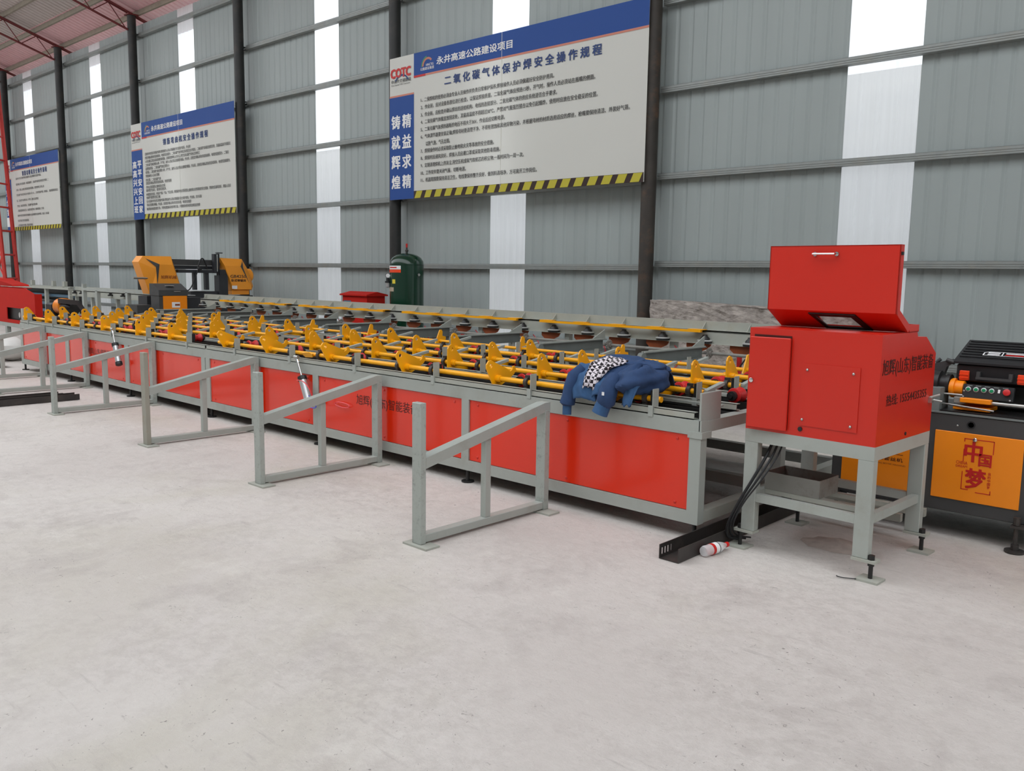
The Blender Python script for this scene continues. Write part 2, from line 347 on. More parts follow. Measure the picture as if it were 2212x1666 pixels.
# ================================================================ the setting
ROOF_Y0 = 5.0
b = B().bx(-62, 14, -14, 10.75, -0.2, 0.0)
tag(mk('floor', b, 'floor'), 'pale trowelled concrete shop floor with stains and scuffs', 'floor', kind='structure')
b = B(WF); b.add([(-75, 11.9, -0.3), (25, 11.9, -0.3), (25, 13.0, 3.4), (-75, 13.0, 3.4), (25, 19, 6.0), (-75, 19, 6.0)], [(0, 1, 2, 3), (3, 2, 4, 5)])
tag(mk('sky_block_bank', b, 'earth'), 'earth bank outside behind the sheet wall', 'bank', kind='structure')  # unseen bank, added to dim the lower part of the translucent strips

WY = 10.5; WTOP = 7.87
OPEN0, OPEN1 = -6.5, 5.0          # the daylight opening along the roof ridge
# the rest of the shed, behind and beside the photographer: walls and far roof slope
tag(mk('wall_front', B().bx(-50, 12.2, -13.2, -13.0, 0, 7.5), 'sheet'), 'plain sheet wall on the opposite side of the shed', 'wall', kind='structure')
tag(mk('wall_right', B().bx(12, 12.2, -13, 10.6, 0, 9.5), 'sheet'), 'plain sheet end wall of the shed', 'wall', kind='structure')
tag(mk('wall_left', B().bx(-50.2, -50, -13, 10.6, 0, 9.5), 'sheet'), 'plain sheet wall at the far end of the shed', 'wall', kind='structure')
wall = thing('wall_back', 'grey corrugated steel sheet wall with translucent strips and girts', 'wall', loc=(0, 0, 0), rotz=WA, kind='structure')
def sheet_mesh(name, w, mat):
    """a ribbed sheet, width w, four ribs per sheet, grooves away from the room"""
    n = max(3, round(w / 0.21)); p = w / n; xs = []
    for i in range(n):
        x = i * p
        for dx, dy in ((0.0, 0.0), (p * 0.66, 0.0), (p * 0.80, 0.012), (p * 0.88, 0.012)): xs.append((x + dx, dy))
    xs.append((w, 0.0)); b = B()
    vs = []; fs = []
    for z in (0.02, WTOP):
        for x, y in xs: vs.append((x, y, z))
    k = len(xs)
    for i in range(k - 1): fs.append((i, i + 1, k + i + 1, k + i))
    b.add(vs, fs)
    me = bpy.data.meshes.new(name); me.from_pydata(b.v, [], b.f); me.materials.append(M[mat]); return me
STR = [(1.3, 2.14), (-4.175, -3.336), (-10.06, -9.27), (-15.0, -14.21), (-20.67, -19.9), (-25.93, -25.2), (-31.2, -30.45), (-36.6, -35.8)]
cache = {}
def sheet(name, x0, x1, mat):
    w = round(x1 - x0, 2)
    if (w, mat) not in cache: cache[(w, mat)] = sheet_mesh(name, w, mat)
    o = place(name, cache[(w, mat)], wall, (x0, WY + (0.004 if mat == 'sheet' else 0.0), 0)); o.scale[0] = (x1 - x0) / w; return o
for k, (a, c) in enumerate(STR):
    sheet('translucent_sheet', a, c, 'frp')
    lo = STR[k + 1][1] if k + 1 < len(STR) else a - 5
    n = round((a - lo) / 0.84); w = (a - lo) / n
    for i in range(n): sheet('wall_sheet', lo + i * w, lo + (i + 1) * w + 0.0, 'sheet')
for i in range(6): sheet('wall_sheet', 2.14 + i * .84, 2.14 + (i + 1) * .84, 'sheet')
CX = [-1.35, -6.77, -12.22, -17.46, -22.6, -27.5, -32.2, -37.2]
GZ = [0.62, 1.78, 2.99, 4.16, 5.32, 6.48, 7.62]
ends = [5.0] + CX
gc = {}
for k in range(len(ends) - 1):
    x1, x0 = ends[k] - 0.05, ends[k + 1] + 0.05; L_ = round(x1 - x0, 2)
    if L_ not in gc:
        g = B(); g.bx(0, L_, -0.0, 0.004, -0.085, 0).bx(0, L_, 0.0, 0.1, -0.004, 0.0).bx(0, L_, 0.0, 0.1, -0.085, -0.081).bx(0, L_, -0.006, 0.0, -0.06, -0.054).bx(0, L_, -0.006, 0, -0.034, -0.028)
        me = bpy.data.meshes.new('girt'); me.from_pydata(g.v, [], g.f); me.materials.append(M['galv']); gc[L_] = me
    dz = 0.05 if k <= 1 else 0.0
    for z in GZ: place('girt', gc[L_], wall, (x0, 10.39, z + dz))
# columns
names = ['beside the workbench machine, past the right edge', 'right of the largest banner, with rust at its foot', 'behind the left edge of the largest banner, next to the green tank',
         'between the largest and the middle banner, behind the band saw', 'behind the left edge of the middle banner', 'right of the farthest banner', 'behind the left edge of the farthest banner', 'far end, beyond the farthest banner']
for k, x in enumerate(CX):
    p = WF @ Vector((x, 10.25, 0))
    c = thing('steel_column', 'black round steel column ' + names[k], 'column', loc=p, rotz=WA, group='round steel columns along the wall')
    mk('shaft', B(WF).cyl((x, 10.25, 0), (x, 10.25, 8.02), 0.105, n=20), 'columnrust' if k == 1 else 'column', c, smooth=True)
    mk('base_plate', B(WF).bx(x - .17, x + .17, 10.08, 10.42, 0, 0.02), 'column', c)
    mk('cap_plate', B(WF).bx(x - .13, x + .13, 10.12, 10.38, 8.02, 8.05), 'truss', c)
# roof
def rz_(y): return 8.14 + 0.33 * (10.1 - y)
ceil = thing('ceiling', 'sloping corrugated roof sheets, pink towards the eave and grey above', 'roof', rotz=WA, kind='structure')
def roof_mesh(y0, y1, mat):
    vs = []; fs = []; xs = []
    for i in range(5):
        for dx, dz in ((0, 0), (.13, 0), (.145, .022), (.185, .022)): xs.append((i * .2 + dx, dz))
    xs.append((1.0, 0))
    for y in (y0, y1):
        for x, z in xs: vs.append((x, y, rz_(y) + 0.14 + z))
    k = len(xs)
    for i in range(k - 1): fs.append((i, i + 1, k + i + 1, k + i))
    me = bpy.data.meshes.new('roof_sheet'); me.from_pydata(vs, [], fs); me.materials.append(M[mat]); return me
rp, rg = roof_mesh(11.5, 9.6, 'roof_lit'), roof_mesh(9.65, ROOF_Y0, 'roofg')
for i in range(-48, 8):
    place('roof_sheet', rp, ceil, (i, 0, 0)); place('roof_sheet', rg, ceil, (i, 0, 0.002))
mk('far_slope', B(WF).add([(-50, OPEN0, 9.9), (13, OPEN0, 9.9), (13, -13.2, 7.6), (-50, -13.2, 7.6)], [(0, 1, 2, 3)]), 'roofg', ceil)
for y in (11.25, 10.42, 9.65, 8.86, 8.05, 7.25):
    mk('purlin', B(WF).bx(-48, 8, y - .03, y + .03, rz_(y) + .02, rz_(y) + .138), 'purlin', ceil)
where = ['over the middle banner column', 'over the farthest banner column', 'at the far corner of the picture']
for k, x in enumerate((-22.6, -27.5, -32.2)):
    t = thing('roof_truss', 'dark red lattice roof truss ' + where[k], 'truss', loc=WF @ Vector((x, 10.25, 8.05)), rotz=WA, group='roof trusses')
    for dx in (-.05, .05): mk('top_chord', B(WF).cyl((x + dx, 11.2, rz_(11.2) - .03), (x + dx, 6.5, rz_(6.5) - .03), .024, n=8), 'truss', t, smooth=True)
    mk('bottom_chord', B(WF).cyl((x, 10.15, rz_(10.15) - .46), (x, 6.5, rz_(6.5) - .50), .03, n=8), 'truss', t, smooth=True)
    y = 10.1; up = False; pz = rz_(y) - .46
    while y > 6.9:
        y2 = y - 0.42; z2 = rz_(y2) - (.05 if not up else .48)
        mk('web', B(WF).cyl((x, y, pz), (x, y2, z2), .013, n=6), 'truss', t, smooth=True); y, pz, up = y2, z2, not up

# ---------------------------------------------------------------- banners
BX = Vector((1, 0, 0)); BZ = Vector((0, 0, 1)); BY = 10.1
RULES1 = [(-11.35, 4.51, -8.39, '1、二保焊机的使用必须由专业人员操作并负责日常维护保养,焊接操作人员必须佩戴好安全防护用具。'),
 (-11.35, 4.39, -7.63, '2、作业前，应对设备各部位进行检查，以保证焊接质量。二氧化碳气体应预热15秒，开气时，操作人员必须站在瓶嘴的侧面。'),
 (-11.35, 4.265, -8.33, '3、作业前，应检查并确认焊丝的送给机构、电线的连接部分、二氧化碳气体的供应系统是否合乎要求。'),
 (-11.35, 4.145, -7.58, '4、二氧化碳气体瓶宜放阴凉处，其最高温度不得超过30℃，严禁对气瓶强烈撞击以免引起爆炸，使用时应放在安全稳妥的位置。'),
 (-11.35, 4.02, -9.38, '5、二氧化碳气体预热器断的电压不得大于36V，作业后应切断电源。'),
 (-11.35, 3.90, -7.02, '6、气体调节器要安装正确,焊接母材要清理干净，不得有锈蚀和其他异物污染，并根据母材的材质选用适应的焊丝，枪嘴要保持清洁、并装好气筛。'),
 (-11.22, 3.775, -10.62, '以防气泡、气孔出现。'),
 (-11.35, 3.66, -9.61, '7、焊接操作时必须采取防止触电和火灾等事故的安全措施。'),
 (-11.35, 3.54, -9.47, '8、焊接时应通风良好，焊接人员应戴口罩或采取其他防毒措施。'),
 (-11.35, 3.415, -8.97, '9、定期清理焊机上的灰尘,用空压机或氧气吹机芯的积尘物,一般时间为一周一次。'),
 (-11.35, 3.29, -10.24, '10、工作完毕要关闭气瓶，切断电源。'),
 (-11.35, 3.17, -8.70, '11、机器周围要保持清洁卫生，电线要保持整齐良好，做到料清场净，方可离开工作岗位。')]
R2 = [(4.45, -19.44), (4.36, -17.64), (4.27, -19.01), (4.18, -17.72), (4.09, -20.52), (4.0, -17.66), (3.91, -21.05), (3.81, -20.98), (3.73, -20.43), (3.63, -20.77), (3.55, -20.71), (3.45, -17.67), (3.37, -21.04), (3.28, -18.98), (3.19, -19.49), (3.09, -19.07)]
SRC = ''.join(r[3][2:] for r in RULES1)
def rules_for(x0, rows, dx):
    out = []; p = 0
    for i, (z, xe) in enumerate(rows):
        n = max(6, int((xe - x0) / 0.066)); p = (p * 7 + 13) % max(1, len(SRC) - n); out.append((x0 - .1, z, xe + dx, SRC[p:p + n]))
    return out
RULES2 = rules_for(-21.7, R2, 0.0)
R3 = [(4.42, -28.9), (4.24, -28.3), (4.06, -28.7), (3.90, -27.6), (3.72, -29.2), (3.55, -29.3), (3.4, -28.8), (3.24, -28.4), (3.08, -30.1), (2.93, -29.8)]
RULES3 = rules_for(-31.0, R3, 0.0)
def banner(label, x0, x1, z0, z1, heading, hx, rules, side, th):
    w = x1 - x0; t = thing('safety_banner', label, 'banner', loc=WF @ Vector((x0, BY, z0)), rotz=WA, group='safety banners on the wall')
    sx = x0 + w * 0.119; zt = z1 - (z1 - z0) * .275; hz = z1 - (z1 - z0) * .152; sz = z0 + (z1 - z0) * .053
    mk('sheet', B(WF).add([(x0, BY, z0), (x1, BY, z0), (x1, BY, z1), (x0, BY, z1)], [(0, 1, 2, 3)]), 'vinyl', t)
    def face(nm, rects, mat, d):
        b = B(WF)
        for q in rects: b.add([(q[0], BY - d, q[2]), (q[1], BY - d, q[2]), (q[1], BY - d, q[3]), (q[0], BY - d, q[3])], [(0, 1, 2, 3)])
        return mk(nm, b, mat, t)
    face('header_band', [(sx, x1, hz, z1)], 'vinylblue', .005); face('side_band', [(x0, sx, z0, zt)], 'vinylblue', .005)
    face('orange_rule', [(sx, x1, hz - .03, hz), (x0, sx, zt, zt + .03)], 'vinylorange', .005); face('red_rule', [(sx, sx + w * .055, hz - .035, hz)], 'inkred', .007)
    face('stripe_ground', [(sx, x1 - .01, z0, sz)], 'vinylblack', .005)
    b = B(WF); n = 19; p = (x1 - sx) / n; s = (sz - z0) * .45
    for i in range(n):
        xa = sx + i * p + .02; b.add([(xa, BY - .008, z0 + .004), (xa + p * .6, BY - .008, z0 + .004), (min(x1, xa + p * .6 + s), BY - .008, sz - .004), (xa + s, BY - .008, sz - .004)], [(0, 1, 2, 3)])
    mk('hazard_stripes', b, 'vinylyellow', t)
    T = lambda b, st, x, z, ww, hh, bd=.02: put_text(b, st, (x, BY - .009, z), BX, BZ, ww, hh, bd)
    def part(nm, items, mat):
        b = B(WF)
        for it in items: T(b, *it)
        return mk(nm, b, mat, t)
    def arc(nm, c, q0, q1, a_, st, n, mat):
        b = B(WF)
        for i in range(n):
            a0 = a_ - i * st; a1 = a0 - st
            b.add([c + Vector((q0 * math.cos(a0), 0, q0 * math.sin(a0))), c + Vector((q1 * math.cos(a0), 0, q1 * math.sin(a0))), c + Vector((q1 * math.cos(a1), 0, q1 * math.sin(a1))), c + Vector((q0 * math.cos(a1), 0, q0 * math.sin(a1)))], [(0, 1, 2, 3)])
        return mk(nm, b, mat, t)
    k = (sx - x0) / .645
    part('title_lettering', [('永井高速公路建设项目', sx + w * .107, hz + .10, w * .315, .125, .03)], 'white')
    part('emblem_initials', [('HNCTG', sx + w * .058, hz + .115, w * .034, .04, .02)], 'white'); part('emblem_name', [('公路建设集团', sx + w * .032, hz + .055, w * .062, .048, .02)], 'white')
    for j, col in enumerate(side):
        ch = (zt - z0 - .3 - .09) / len(col)
        for i, c in enumerate(col): part('slogan_character', [(c, x0 + (.06 + .29 * j) * k, zt - .26 - i * ch - ch * .82, .225 * k, ch * (.66 if len(col) < 6 else .8), .03)], 'white')
    arc('emblem_arc', Vector((sx + w * .066, BY - .009, hz + .12)), .105, .14, PI, .24, 10, 'vinylorange'); arc('emblem_arc', Vector((sx + w * .066, BY - .009, hz + .12)), .145, .165, PI, .24, 6, 'btn')
    part('initials', [('COTC', x0 + .04, z1 - (z1 - z0) * .14, .52 * k, .15, .05)], 'inkred')
    part('heading_lettering', [(' '.join(heading), hx[0], th, hx[1] - hx[0], .15, .03)], 'inkblue')
    arc('swoosh', Vector((x0 + .33 * k, BY - .010, z1 - (z1 - z0) * .14 - .17)), .19, .215, 2.55, .25, 8, 'inkblue')
    part('company_name', [('中海外交通建设', x0 + .05, z1 - (z1 - z0) * .178, .52 * k, .065, .015)], 'ink'); part('company_name', [('China Overseas Traffic Construction', x0 + .05, z1 - (z1 - z0) * .195, .5 * k, .028, .0)], 'ink')
    for xa, z, xe, st in rules: part('rule_line', [(st, xa, z, xe - xa, .075, .015)], 'ink')['kind'] = 'stuff'
    m_ = x0 + w * .5; mk('seam', B(WF).bx(m_ - .004, m_ + .004, BY - .0065, BY - .002, z0, z1), 'vinyl', t)
    return t
banner('largest safety banner, headed for carbon dioxide welding, above the green tank', -12.18, -6.75, 2.905, 5.345, '二氧化碳气体保护焊安全操作规程', (-10.76, -7.53), RULES1, ('铸就辉煌', '精益求精'), 4.715)
banner('middle safety banner, headed for bar bending, above the band saw', -22.56, -17.45, 2.88, 5.28, '钢筋弯曲机安全操作规程', (-20.8, -18.62), RULES2, ('高高兴兴上班', '平平安安回家'), 4.63)
banner('farthest and smallest-looking safety banner, behind the red lattice mast', -32.1, -27.47, 2.8, 5.1, '钢筋切断机安全操作规程', (-30.5, -28.4), RULES3, ('安全第一', '预防为主'), 4.52)
# ================================================================ feed table for steel bars
FY = 4.463; ROWS = [4.55, 5.07, 5.58, 6.10, 6.62]; SZ = 0.83
XR, XL = -2.615, -14.78
T = thing('bar_feed_table', 'long grey feed table with red side panels and rows of orange-yellow finger plates', 'feed table', loc=((XR + XL) / 2, 5.6, 0))
for y in (FY, 5.55, 6.66):
    mk('bottom_beam', B().bx(XL, XR, y, y + .07, .10, .179), 'grey', T)
    mk('top_beam', B().bx(XL, XR, y, y + .07, .653, .745), 'grey', T)
POSTS = [(-2.695, XR), (-4.708, -4.629), (-6.719, -6.632), (-8.772, -8.685), (-8.873, -8.786), (-10.886, -10.776), (-12.89, -12.767), (XL, -14.69)]
for a, c in POSTS:
    mk('post', B().bx(a, c, FY, FY + .07, .179, .653), 'grey', T)
    for y in (5.55, 6.66): mk('post', B().bx(a, c, y, y + .07, .179, .653), 'grey', T)
    mk('cross_beam', B().bx(a, c, FY + .07, 6.66, .105, .175), 'grey2', T)
    mk('cross_beam', B().bx(a, c, FY + .07, 6.66, .67, .74), 'grey', T)
    for y in (FY + .035, 6.695): mk('levelling_foot', B().cyl(((a + c) / 2, y, 0), ((a + c) / 2, y, .012), .05).cyl(((a + c) / 2, y, .01), ((a + c) / 2, y, .11), .014), 'black', T, smooth=True)
PAN = [(-4.629, -2.695), (-6.632, -4.708), (-8.685, -6.719), (-10.776, -8.873), (-12.767, -10.886), (-14.69, -12.89)]
ins = [None, '旭辉(山东)智能装备', None, None, '旭辉(山东)智能装备', None]
for k, (a, c) in enumerate(PAN):
    p = mk('side_panel', B().bx(a + .004, c - .004, FY + .012, FY + .016, .183, .649), 'red', T)
    s = B()
    for x in (a + .09, (a + c) / 2, c - .09):
        for z in (.215, .617): s.lathe((x, FY + .012, z), (0, -1, 0), [(0, .011), (.003, .010), (.006, .005)], 8)
    mk('screws', s, 'redbox', p)
    if ins[k]:
        t = B(); x0 = {1: -6.06, 4: -12.1}[k]
        put_text(t, ins[k], (x0, FY + .0105, .44), (1, 0, 0), (0, 0, 1), .82, .105, .0); mk('stencil_lettering', t, 'inkdark', p)
# longitudinal rails under the shafts and dark roller channels between the rows
for i, y in enumerate(ROWS):
    for xa, xb in ((XL, -8.80), (-8.76, XR - .06)):
        b = B().bx(xa, xb, y - .078, y - .072, .748, .79).bx(xa, xb, y - .078, y - .03, .786, .79).bx(xa, xb, y - .078, y - .03, .748, .752)
        mk('shaft_rail', b, 'grey2', T)
RY = [4.82, 5.32, 5.85, 6.36]
for y in RY:
    b = B().bx(XL + .02, -2.74, y - .05, y - .044, .69, .765).bx(XL + .02, -2.74, y + .044, y + .05, .69, .765).bx(XL + .02, -2.74, y - .05, y + .05, .69, .696)
    mk('roller_channel', b, 'black', T)
    mk('guide_strip', B().bx(XL, XR - .12, y + .085, y + .115, .775, .785), 'grey', T)
mk('deck_plate', B().bx(XL + .02, XR - .09, FY + .08, 6.65, .640, .646), 'black', T)  # black sheet added to darken the gaps between rows and the floor beneath
XP = [-3.34, -4.42, -5.47, -6.54, -7.59, -8.45, -9.72, -10.6, -11.67, -12.71, -13.74, -14.66]
BRK = [-2.98 - 1.032 * i for i in range(6)] + [-9.2 - 1.04 * i for i in range(6)]
# red rollers
rb = B().lathe((0, -.055, 0), (0, 1, 0), [(0, .030), (.004, .050), (.012, .054), (.05, .036), (.06, .036), (.098, .054), (.106, .050), (.11, .030)], 16)
hb = B().lathe((0, -.10, 0), (0, 1, 0), [(0, .016), (.015, .016), (.016, .034), (.05, .034)], 12)
rm = hm = None
for y in RY:
    for x in ([-2.90] if y == RY[1] else []) + XP:
        if rm is None:
            r0 = mk('feed_roller', rb, 'roller', None, smooth=True); rm = r0.data; bpy.data.objects.remove(r0)
            h0 = mk('roller_hub', hb, 'black', None, smooth=True); hm = h0.data; bpy.data.objects.remove(h0)
        L0 = WM[T].inverted() @ Vector((x + .05, y, .80))
        r = place('feed_roller', rm, T, L0); place('roller_hub', hm, r, (0, 0, 0)); place('roller_hub', hm, r, (0, 0, 0), (0, 0, PI))
# shafts, finger plates, rings
PLATE = [(-.058, -.05), (-.061, .122), (-.047, .149), (-.018, .161), (.012, .15), (.031, .125), (.119, .018), (.146, -.029), (.175, -.03), (.192, -.010), (.208, -.018), (.207, -.055), (.17, -.07), (.115, -.074), (.022, -.070), (-.04, -.073)]
POINT = [(-.07, -.03), (-.012, .118), (.0, .13), (.02, .13), (.035, .11), (.035, .06), (.09, .05), (.09, .02), (.04, -.03)]
pm = B().prism(PLATE, (-.006, 0, 0), (0, 1, 0), (0, 0, 1), (.012, 0, 0), hole=(-.015, .118, .016)).cyl((-.05, 0, 0), (.05, 0, 0), .027, n=12)
t0 = mk('finger_plate', pm, 'yellow', None); PME = t0.data; bpy.data.objects.remove(t0)
qm = B().prism(POINT, (-.006, 0, 0), (0, 1, 0), (0, 0, 1), (.012, 0, 0))
t0 = mk('pointed_plate', qm, 'yellow', None); QME = t0.data; bpy.data.objects.remove(t0)
rg_ = B().lathe((-.02, 0, 0), (1, 0, 0), [(0, .026), (0.002, .038), (.030, .038), (.032, .026)], 18).bx(-.016, .014, -.03, .03, -.085, -.03).bx(-.02, .018, -.012, .012, .036, .052)
t0 = mk('bearing_ring', rg_, 'darksteel', None, smooth=True); RME = t0.data; bpy.data.objects.remove(t0)
br = B().bx(-.018, .018, -.092, -.084, -.1, -.03).bx(-.018, .018, -.092, .02, -.1, -.092).bx(.012, .018, -.092, -.03, -.1, .075)
t0 = mk('shaft_bracket', br, 'grey', None); BRM = t0.data; bpy.data.objects.remove(t0)
bk = B().bx(-.018, .018, -.024, .024, -.02, .055).bx(-.014, .014, -.020, .020, -.07, -.02).bx(-.022, .022, -.035, .035, -.105, -.07)
t0 = mk('bearing_block', bk, 'black', None); BKM = t0.data; bpy.data.objects.remove(t0)
sk = B().bx(-.018, .018, .012, .03, -.10, -.0).prism([(.012, -.006), (.24, .034), (.24, .056), (.012, .016)], (-.018, 0, 0), (0, 1, 0), (0, 0, 1), (.036, 0, 0))
t0 = mk('skid_bar', sk, 'grey', None); SKM = t0.data; bpy.data.objects.remove(t0)
for i, y in enumerate(ROWS[:4]):
    for half, (xa, xb) in enumerate(((-8.62, -2.96), (-14.84, -9.36))):
        rot = math.radians(28) if (i == 0 and half == 0) else (math.radians(-3) if half else math.radians(random.uniform(-3, 1)))
        s = mk('shaft', B().cyl((xa, y, SZ), (xb, y, SZ), .0195, n=14), 'yellow', T, smooth=True)
        inv = WM[T].inverted()
        for x in XP:
            if xa - .05 < x < xb: place('finger_plate', PME, s, inv @ Vector((x, y, SZ)), (rot, 0, 0))
        for x in BRK:
            if xa < x < xb + .05: place('bearing_ring', RME, s, inv @ Vector((x - .09 if x > -14 else x, y, SZ)))
        for x in (xa + 1.9, xb - 2.6): place('bearing_ring', RME, s, inv @ Vector((x, y, SZ)))
    for x in BRK:
        L0 = WM[T].inverted() @ Vector((x, y, SZ)); place('shaft_bracket', BRM, T, L0); place('bearing_block', BKM, T, L0 + Vector((-.03, .0, 0)))
        if i: place('skid_bar', SKM, T, L0 + Vector((0.03, -.02, 0.0)))
s = mk('shaft', B().cyl((-14.8, ROWS[4], SZ), (-3.0, ROWS[4], SZ), .017, n=12), 'yellow', T, smooth=True)
for k in range(10):
    x = -3.47 - 1.297 * k
    if x > -14.8: place('pointed_plate', QME, s, WM[T].inverted() @ Vector((x, ROWS[4], SZ)), (random.uniform(-.06, .06), 0, 0))
for x in BRK:
    L0 = WM[T].inverted() @ Vector((x, ROWS[4], SZ)); place('shaft_bracket', BRM, T, L0); place('skid_bar', SKM, T, L0 + Vector((0.03, -.02, 0.005)))
mk('end_plate', B().bx(-2.636, -2.622, FY, 4.70, .677, .915, bev=.004), 'grey', T)
mk('end_flange', B().bx(-2.705, -2.605, FY - .006, 4.57, .636, .676), 'grey', T)
# air cylinders hanging from the front shaft
def air_cyl(x, y, z, dx, dz, lab):
    d = Vector((dx, -.03, dz)); L_ = d.length; d.normalize(); p = Vector((x, y, z))
    a = mk('air_cylinder', B().cyl(p + d * .24, p + d * .47, .036, n=18).cyl(p + d * .24, p + d * .47, .01, n=6), 'alu', T, smooth=True); a['label'] = lab
    for s0 in (.20, .46):
        q = p + d * s0; u = d.orthogonal().normalized(); mk('end_cap', B().lathe(q, d, [(0, .034), (.005, .044), (.04, .044), (.046, .036)], 8), 'blackp', a)
    mk('piston_rod', B().cyl(p, p + d * .21, .009, n=10).cyl(p - d * .01, p + d * .06, .014, n=8), 'chrome', a, smooth=True)
    mk('clevis', B().cyl(p - Vector((.03, 0, 0)), p + Vector((.03, 0, 0)), .017, n=10), 'steel', a, smooth=True)
    return a
a1 = air_cyl(-6.93, 4.43, .805, .24, -.40, 'aluminium air cylinder with a red and a blue hose')
a2 = air_cyl(-11.15, 4.43, .84, .25, -.45, 'aluminium air cylinder with black caps')
b = B(); pts = []
for i in range(15):
    t = i / 14; pts.append((-6.82 + .62 * math.sin(t * 1.9) * .45, 4.36 - .04 * math.sin(t * PI), .60 + .03 * math.sin(t * PI) - .20 * t * t))
mk('air_hose', b.tube(pts, .005, 6), 'hoseR', a1, smooth=True)
b = B(); pts = [(-6.70 + .17 * math.sin(i / 10 * PI * .9), 4.37, .375 + .1 * (i / 10) ** 2 - .02 * math.sin(i / 10 * PI)) for i in range(11)]
mk('air_hose', b.tube(pts, .005, 6), 'hoseB', a1, smooth=True)
b = B(); pts = [(-6.25 + .11 * math.cos(i / 12 * 2 * PI), FY - .005, .425 + .022 * math.sin(i / 12 * 2 * PI)) for i in range(13)]
mk('air_hose', b.tube(pts, .004, 6), 'hoseR', a1, smooth=True)
mk('lever', B().prism([(-.03, .02), (.10, .035), (.14, .02), (.12, -.012), (0, -.02), (-.03, 0)], (-6.90, 4.50, SZ - .01), (1, 0, 0), (0, -.5, 1), (0, .012, .006)), 'yellow', T)

# ---------------------------------------------------------------- slanted stands in front of the table
def make_stand(label):
    t = thing('slanted_stand', label, 'stand', loc=(0, 0, 0), group='slanted bar stands in front of the feed table')
    mk('front_post', B().bx(-.11, -.03, 0.0, .042, .012, .857, bev=.003), 'greychip', t)
    mk('back_post', B().bx(-.11, -.03, 1.10, 1.15, .012, .70, bev=.003), 'greychip', t)
    mk('middle_post', B().bx(-.09, -.045, .55, .60, .065, .58, bev=.003), 'grey', t)
    mk('bottom_rail', B().bx(-.10, -.035, .042, 1.10, .018, .066, bev=.003), 'grey', t)
    b = B(); b.prism([(.042, .465), (1.15, .698), (1.15, .752), (1.10, .752), (.042, .530)], (-.108, 0, 0), (0, 1, 0), (0, 0, 1), (.076, 0, 0)); mk('sloping_rail', b, 'grey', t)
    for y in (-.03, 1.04):
        mk('foot_plate', B().bx(-.16, .05 if y < 0 else .07, y, y + .11, 0, .012), 'grey2', t)
    return t
labs = ['grey slanted stand nearest the red cabinet, largest in view', 'grey slanted stand second from the red cabinet, in front of the stencilled panel', 'grey slanted stand third from the red cabinet, with a rusty front post',
        'grey slanted stand fourth from the red cabinet, past the farther air cylinder', 'grey slanted stand fifth from the red cabinet, near the black channels', 'grey slanted stand sixth from the red cabinet, cut by the left picture edge']
s0 = make_stand(labs[0]); s0.location = (-3.67, 3.185, 0)
for k, (x, y) in enumerate(((-5.60, 3.27), (-7.60, 3.295), (-9.95, 3.305), (-12.0, 3.305), (-13.62, 3.305))):
    d_ = dup(s0, (x, y, 0), label=labs[k + 1])
    if k == 1:
        for c in d_.children:
            if c.name.startswith('front_post'): c.data = c.data.copy(); c.data.materials[0] = M['rustpost']
# ================================================================ red control cabinet on its stand (frame CF)
cx0, cx1, cy0, cy1, cz0, cz1 = -2.555, -1.793, 4.46, 5.236, .727, 1.321
K = thing('control_cabinet', 'red steel control cabinet with raised lid on a grey leg frame', 'cabinet', loc=CF @ Vector(((cx0 + cx1) / 2, (cy0 + cy1) / 2, 0)), rotz=CA)
side = [(cy0, cz0), (cy1, cz0), (cy1, 1.187), (5.072, 1.288), (4.94, 1.293), (4.93, cz1), (cy0, cz1)]
mk('body', B(CF).prism(side, (cx0, 0, 0), (0, 1, 0), (0, 0, 1), (cx1 - cx0, 0, 0)), 'redbox', K)
DX = Matrix.Translation((cx0 + .262, cy0 - .004, 0)) @ Matrix.Rotation(.075, 4, 'Z') @ Matrix.Translation((-cx0 - .262, -cy0 + .004, 0))
d = mk('door', B(CF).bx(cx0 + .022, cx0 + .262, cy0 - .024, cy0 - .004, .745, 1.272, X=DX, bev=.004), 'redbox', K)
mk('door_gap_shade', B(CF).bx(cx0 + .03, cx0 + .262, cy0 - .002, cy0 - .0005, .75, 1.284), 'inkdark', d)  # flat dark sheet, paints the shaded gap behind the ajar door
mk('lock', B(CF).lathe(DX @ Vector((cx0 + .042, cy0 - .024, 1.02)), (0, -1, 0), [(0, .013), (.005, .013), (.007, .009), (.007, .004)], 14), 'chrome', d, smooth=True)
p = mk('access_panel', B(CF).bx(-2.225, -1.895, cy0 - .005, cy0 - .001, .79, 1.14), 'redbox', K)
s = B(CF)
for x, z in ((-2.19, 1.105), (-1.93, 1.105), (-2.205, .825), (-1.93, .82)): s.lathe((x, cy0 - .005, z), (0, -1, 0), [(0, .008), (.006, .007), (.01, .003)], 8)
mk('screws', s, 'steel', p)
g = B(CF); g.lathe((-2.215, cy0, .768), (0, -1, 0), [(0, .013), (.006, .013), (.007, .006)], 12); g.lathe((cx1, 4.86, .755), (1, 0, 0), [(0, .010), (.004, .010), (.005, .004)], 10); mk('cable_grommet', g, 'blackp', K)
t = B(CF); put_text(t, '旭辉(山东)智能装备', (cx1 + .0015, 4.485, 1.09), (0, 1, 0), (0, 0, 1), .715, .10, .008); mk('stencil_lettering', t, 'inkdark', K); t = B(CF); put_text(t, '热线: 15554435355', (cx1 + .0015, 4.56, .935), (0, 1, 0), (0, 0, 1), .57, .062, .008); mk('stencil_lettering', t, 'inkdark', K)
b = B(CF); b.bx(cx1 - .005, cx1 + .02, 5.17, 5.20, .90, .93).cyl((cx1, 5.19, .93), (cx1 + .05, 5.21, .95), .006).cyl((cx1, 5.19, .92), (cx1 + .06, 5.22, .91), .005); mk('latch', b, 'steel', K)
